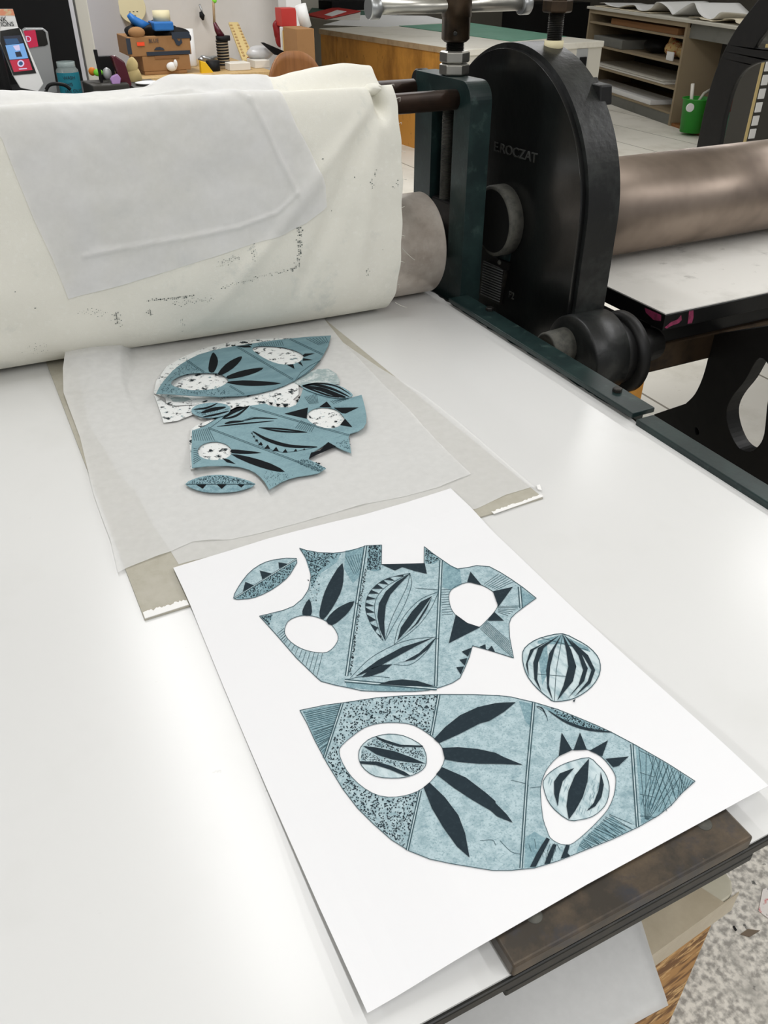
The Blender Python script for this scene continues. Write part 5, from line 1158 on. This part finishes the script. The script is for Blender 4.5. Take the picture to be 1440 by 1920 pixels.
MB().lathe(((xa+xb)/2, KY-.02, zj-.02), (0, 0, 1), [(0, r_*.82), (.018, r_*.82), (.02, r_*.78)], 32).build('jar_collar', 'jar', ja)
MB().tube([Vector((pos(86, 170, KY-.15).x, KY-.15, KZ+.008))]+[pos(u, v, KY-.15) for u, v in spline([(86, 170), (92, 160), (105, 157), (122, 160), (132, 168)], 5)], .007, 8).build('cable', 'black', None)
tag(bpy.data.objects['cable'], 'looped black cable on the counter in front of the jar', 'cable')
tr_ = thing('tool_tray', (pos(190, 155, KY).x, KY, KZ), 'dark grey tray of small colourful bits on the counter right of the jar', 'tray')
zq = pos(190, 150, KY).z
MB().prism([Vector((pos(u, 150, KY).x, y, KZ+.001)) for u, y in ((160, KY+.12), (166, KY-.08), (235, KY-.08), (236, KY+.12))], (0, 0, max(.03, zq-KZ-.012))).build('tray_body', 'darkgrey', tr_, bev=.006)
o = bgbox('notebook', 'black', (183, 105, 214, 142), KY+.1, .03, z0=KZ+.001); tag(o, 'black upright board behind the tray on the counter', 'board')
MB().prism([pos(u, v, KY) for u, v in ((175, 93), (182, 93), (194, 156), (189, 156))], (0, .01, 0)).build('craft_knife', 'black', None, bev=.002); tag(bpy.data.objects['craft_knife'], 'black stick standing up in the counter tray', 'tool')
MB().sphere(pos(184, 136, KY+.02), .017, 12, (1.2, .8, .9)).build('toy_ball', 'lime', None); tag(bpy.data.objects['toy_ball'], 'bright lime green ball in the counter tray', 'ball')
MB().sphere(pos(173, 134, KY+.06), .017, 12, (1, .8, 1)).build('foam_piece', 'orange_soft', None); tag(bpy.data.objects['foam_piece'], 'orange foam piece in the counter tray left of the green ball', 'foam')
MB().sphere(pos(201, 138, KY+.02), .020, 12, (1.0, .8, 1.2)).build('foil_ball', 'silver', None); tag(bpy.data.objects['foil_ball'], 'grey crumpled ball right of the lime green ball', 'ball')
o = MB().prism([pos(u, v, KY-.06) for u, v in ((208, 150), (211, 144), (221, 139), (227, 147), (225, 160), (212, 160))], (0, .03, 0)).build('eraser', 'lilac', None, bev=.003); tag(o, 'pale lilac block at the right end of the counter tray', 'eraser')
o = MB().prism([pos(u, v, KY-.02) for u, v in ((209, 106), (216, 104), (234, 116), (248, 160), (240, 166), (228, 160))], (0, .05, 0)).build('glasses_case', 'burgundy', None, bev=.006); tag(o, 'glossy burgundy case propped at the right of the counter', 'case')
o = lump([(246, 124, KY+.35, .038, (.9, .8, 1.0)), (250, 142, KY+.35, .036, (1.1, .8, 1.1))], 'string_ball', 'straw', None); tag(o, 'straw coloured ball of string behind the burgundy case', 'string')
o = MB().lathe((pos(278, 156, KY+.2).x, KY+.2, pos(278, 158, KY+.2).z), (0, 0, 1), [(0, .05), (.006, .06), (.009, .062), (.008, .05)], 28).build('white_dish', 'white', None); tag(o, 'white dish just showing above the tissue at the counter end', 'dish')
MB().box((cx1-.02+.021, KY+.1, 0), (pos(300, 156, KY+.2).x, KY+.4, pos(278, 158, KY+.2).z-.001)).build('side_table', 'darkgrey', None); tag(bpy.data.objects['side_table'], 'low dark stand at the right end of the counter under the white dish', 'stand')
# black cabinet and pale post
bc = thing('black_cabinet', (0, 5.4, 0), 'tall matt black cabinet behind the payment kiosks', 'cabinet')
xb1 = pos(139, 60, 5.2).x
MB().box((-1.6, 5.2, 0), (xb1, 5.8, 2.3)).build('cabinet_body', 'black', bc); 
o = bgbox('wooden_post', 'top_cream', (149, 0, 172, 106), 5.6, .08, z0=0); tag(o, 'pale vertical post between the black cabinet and the grey wall', 'post')
x0 = o.data.vertices[0].co.x
for v in o.data.vertices:
    if v.co.z > .5: v.co.z = 2.9

# ------------------------------------------------------------------ shelving on the right
SO = P(1255, 236, z=0); su = P(1102, 16, z=1.0)-P(1285, 42, z=1.0); su.z = 0; SL = su.length; su.normalize(); sn = Vector((su.y, -su.x, 0))
if sn.dot(FWD) < 0: sn = -sn
SMX = Matrix(((su.x, sn.x, 0, SO.x), (su.y, sn.y, 0, SO.y), (0, 0, 1, 0), (0, 0, 0, 1)))
sh = thing('shelf_unit', SO+su*SL*.5+sn*.3, 'grey open shelf unit with four shelves of paper across the room', 'shelf unit')
def sbox(name, m, a, b, parent=None, bev=0): return MB().box(a, b, SMX).build(name, m, parent, bev=bev)
DP = .75
sbox('upright', 'shelfedge', (0, 0, .0), (.04, DP, .955), sh); sbox('upright', 'shelfedge', (SL-.04, 0, .0), (SL, DP, .955), sh)
sbox('fascia', 'shelfedge', (.0, 0, .9555), (SL, .03, 1.0), sh); sbox('back_panel', 'darkgrey', (.0405, DP-.02, .0), (SL-.0405, DP, .955), sh)
sbox('plinth', 'greypaint', (.0405, .01, 0), (SL-.0405, .04, .115), sh)
for z in (.865, .615, .375, .13): sbox('shelf', 'shelfedge', (.0405, .005, z-.02), (SL-.0405, DP-.0205, z), sh)
sbox('shelf_top', 'cream', (-1.45, -.02, 1.0005), (SL+.05, DP, 1.03), sh, .004)
ex2 = thing('counter_bay', SO-su*.8+sn*.3, 'dark open bay under the counter right of the shelf unit', 'counter')
sbox('apron', 'greypaint', (-1.45, .04, .86), (-.002, .07, 1.0), ex2); sbox('back_panel', 'darkgrey', (-1.45, .45, 0), (-.002, .48, .9995), ex2); sbox('kick_board', 'wood_brown', (-1.45, .02, 0), (-.002, .4495, .03), ex2); sbox('end_leg', 'greypaint', (-1.45, .40, .0305), (-1.40, .4495, .9995), ex2)
def lay(name, m, s0, s1, d0, d1, z, h, label, cat, group=None): o = sbox(name, m, (s0, d0, z+.001), (s1, d1, z+.001+h), None, .004); return tag(o, label, cat, group)
lay('cardboard_sheet', 'card_dark', SL*.1, SL*.76, .04, .6, .865, .065, 'flat brown cardboard pack on the top shelf of the grey unit', 'cardboard')
lay('paper_stack', 'greypaint', SL*.6, SL*.93, .03, .6, .615, .10, 'grey stack of sheets on the second shelf of the grey unit', 'paper')
sbg = SMX @ Vector((SL*.42, .25, .69)); o = MB().sphere(sbg+Vector((0, 0, .005)), .1, 14, (1.3, 1.8, .75)).build('dark_bag', 'black', None); tag(o, 'dark bag slumped on the second shelf beside the patterned bag', 'bag')
sn1 = SMX @ Vector((SL*.20, .18, .712)); mb = MB(); mb.sphere(sn1, .09, 12, (1.1, 1.4, .95)); mb.sphere(sn1+Vector((0, .05, .06)), .05, 10, (.9, .9, 1.3)); mb.sphere(sn1+Vector((-.02, -.16, -.02)), .07, 10, (1, 1, .9))
o = mb.build('paper_bag', 'snack', None); tag(o, 'patterned tan and orange paper bag on the second shelf', 'bag')
o = lay('white_card', 'white', SL*.10, SL*.155, .03, .05, .615, .085, 'small white card propped in front of the patterned bag', 'card')
for k, (a_, b_) in enumerate(((.12, .95), (.16, .93))): lay('paper_sheets', 'cream' if k else 'offwhite', SL*a_, SL*b_, .02+.03*k, .65, .375+k*.016, .013, ('lower wide sheaf of pale sheets on the third shelf', 'upper wide sheaf of pale sheets on the third shelf')[k], 'paper')
lay('paper_roll', 'white', SL*.22, SL*.95, .02, .35, .13, .05, 'long white pack of paper on the lowest shelf of the grey unit', 'paper')
def wavy(name, m, s0, s1, d0, d1, z, amp, fr, ph, label):
    R = []
    for j in range(9):
        row = []
        for i in range(61):
            s = lerp(s0, s1, i/60); d = lerp(d0, d1, j/8)+.02*math.sin(i*.7+ph); h = amp*(.5+.5*math.sin(s*fr+ph+d*2))*(.6+.4*math.sin(s*1.7+ph*2))+.004
            row.append(SMX @ Vector((s, d, z+h)))
        R.append(row)
    o = MB().grid(R).build(name, m, None, fix=False, solid=.003); tag(o, label, 'paper')
wavy('crumpled_paper', 'white', SL*.95, -.55, .06, .55, 1.045, .13, 8.5, .6, 'long wavy white paper lying along the counter top above the shelves')
wavy('crumpled_paper', 'crumple', .1, -1.4, .03, .4, 1.034, .055, 9.5, 2, 'wavy tan newsprint on the counter top right of the white paper')
wavy('crumpled_paper', 'crumple', SL*.98, SL*.35, .02, .5, 1.031, .008, 7, 1, 'wavy tan newsprint under the left end of the white paper')
# buckets and bins under the counter bay
bk = thing('green_bucket', P(1303, 236, z=.031), 'bright green plastic tub with a round white sticker in the bay under the counter', 'bucket')
yb = (SMX @ Vector((-.48, .2, 0))).y
xa, xb = pos(1284, 210, yb).x, pos(1322, 210, yb).x; r_ = (xb-xa)/2; zt_b = pos(1303, 184, yb).z
bcx = (xa+xb)/2
MB().lathe((bcx, yb, .031), (0, 0, 1), [(0, r_*.84), (zt_b-.045, r_), (zt_b-.04, r_*1.08), (zt_b-.031, r_*1.08), (zt_b-.031, r_*.98), (.02, r_*.82)], 28).build('tub', 'green_plastic', bk)
p = pos(1295, 202, yb-r_); MB().lathe((p.x, yb-r_*.93, p.z), (-.3, -1, 0), [(-.01, .04), (.012, .04)], 20).build('sticker', 'white', bk)
o = MB().tube([Vector((bcx-.05, yb, .12)), pos(1299, 157, yb)], .018, 8).build('wooden_stick', 'offwhite', None); tag(o, 'white stick standing in the green tub', 'stick')
o = MB().tube([Vector((bcx+.02, yb, zt_b-.03)), pos(1320, 175, yb), pos(1332, 168, yb)], .014, 8).build('cardboard_strip', 'cream', None); tag(o, 'pale curved strip poking out of the green tub', 'strip')
yc = 6.12
o = bgbox('plastic_crate', 'green_crate', (1366, 216, 1408, 262), yc, .2, z0=.001, bev=.02); tag(o, 'dark green plastic crate on the floor beyond the cast frame', 'crate')
o = MB().prism([pos(u, v, yc+.24) for u, v in ((1352, 252), (1372, 178), (1392, 160), (1384, 215), (1366, 250))], (0, .1, 0)).build('red_bag', 'darkred', None, bev=.01); tag(o, 'dark red bag behind the dark green crate', 'bag')
o = MB().tube([pos(u, v, yc+.25) for u, v in spline([(1386, 178), (1392, 158), (1400, 156), (1404, 168), (1398, 182)], 5)], .03, 8).build('tape_loop', 'straw', None); tag(o, 'tan loop hanging above the dark green crate', 'strap')
dr = thing('drawer_cabinet', (pos(1425, 200, 5.9).x, 6.0, 0), 'dark narrow drawer cabinet with a column of white labels at the right edge', 'cabinet')
xd0, xd1 = pos(1404, 220, 5.9).x, pos(1500, 220, 5.9).x
MB().box((xd0, 5.9, 0), (xd1, 6.13, .95)).build('cabinet_body', 'darkgrey', dr); MB().box((xd0, 5.895, .0), (xd0+.035, 5.8995, .95)).build('edge_strip', 'straw', dr)
for k in range(8):
    z = .06+k*.112; lb = MB().box((xd0+.05, 5.89, z), (xd0+.13, 5.8995, z+.085)).build('drawer_label', 'white', dr, bev=.006)
# far dark equipment
o = bgbox('plotter', 'black', (985, 6, 1104, 62), 11.2, .6, z0=.01); tag(o, 'dark machine with a small amber label in the background beyond the work table', 'machine')
bgbox('amber_label', 'wood', (1034, 12, 1048, 25), 11.19, .008, o, bev=0)
ft = thing('side_table', pos(640, 40, 12.8), 'pale far table behind the work table, under the black portfolio', 'table')
MB().box((pos(560, 20, 12.4).x, 12.4, .88), (pos(760, 20, 12.4).x, 13.3, .92)).build('table_top', 'cream', ft)
for x in (pos(560, 20, 12.4).x+.05, pos(760, 20, 12.4).x-.13): MB().box((x, 12.5, 0), (x+.08, 13.2, .8795)).build('leg', 'darkgrey', ft)
o = bgbox('portfolio', 'black', (622, 2, 700, 16), 12.6, .5, z0=.921); tag(o, 'black flat portfolio case at the far end of the work table', 'portfolio')
o = bgbox('grey_cupboard', 'cream', (566, -8, 672, 8), 13.4, .5, z0=.0); tag(o, 'pale grey cupboard far behind the red folder', 'cupboard')
o = bgbox('pipe_casing', 'white', (536, -10, 565, 14), 7.7, .2, z0=0.01); tag(o, 'white boxed pipe casing at the end of the white wall', 'casing')
for v in o.data.vertices:
    if v.co.z > .5: v.co.z = 3.05

# ------------------------------------------------------------------ the room
def wall(name, m, a, b): struct(MB().box(a, b).build(name, m, None))
wall('floor', 'floor', (-5, -3.5, -.1), (12.5, 15, 0)); wall('ceiling', 'ceiling', (-5, -3.5, 3.1), (12.5, 15, 3.2))
xc = pos(233, 20, 8.0).x; xe = pos(562, 20, 8.0).x
wall('wall_back', 'wall', (xc, 8.0, 0), (xe, 8.12, 3.1)); wall('wall_far', 'wall_dark', (xe-2, 14, 0), (12.5, 14.1, 3.1)); wall('wall_right', 'wall_dark', (12, -3.5, 0), (12.1, 14, 3.1))
wall('wall_side', 'wall', (xe-.1, 8.1205, 0), (xe, 14, 3.1))
xl0 = pos(150, 20, 7.4).x
MBw = MB().prism([(xl0-3.5, 7.4, 0), (xl0, 7.4, 0), (xc, 8.0, 0), (xc, 8.12, 0), (xl0-3.5, 8.12, 0)], (0, 0, 3.1)).build('wall_left', 'wall_cool', None); struct(MBw)
# fluorescent fittings on the ceiling, with unseen fill lamps added among them
def lamp(x, y, w, ln=2.6, col=(.985, .985, 1)):
    t = thing('ceiling_or_fill_light', (x, y, 3.0), 'long white ceiling fitting out of view, in a set with added fill lamps', 'ceiling light', 'fluorescent ceiling fittings')
    MB().box((x-.12, y-ln/2, 3.03), (x+.12, y+ln/2, 3.0995)).build('housing', 'white', t)
    l = bpy.data.lights.new('tube', 'AREA'); l.shape = 'RECTANGLE'; l.size = .16; l.size_y = ln; l.energy = w; l.color = col
    o = bpy.data.objects.new('tube', l); C.objects.link(o); o.location = (x, y, 3.02)
LAMPS = [(.35, 2.5, 31), (.35, -1.2, 34), (-2.6, 1.6, 30), (-2.6, -1.6, 40), (3.7, 1.2, 54), (3.7, 5.2, 48), (7.2, 2.4, 20), (7.2, 6.6, 13), (1.9, -1.8, 44), (1.2, 6.0, 66), (6.5, 10.5, 28)]  # those behind the camera include unseen ones, added to brighten floor and felt front
for l in LAMPS: lamp(*l)
w = bpy.data.worlds.new('world'); bpy.context.scene.world = w; w.use_nodes = True
w.node_tree.nodes['Background'].inputs[0].default_value = (.98, .985, 1, 1); w.node_tree.nodes['Background'].inputs[1].default_value = .32
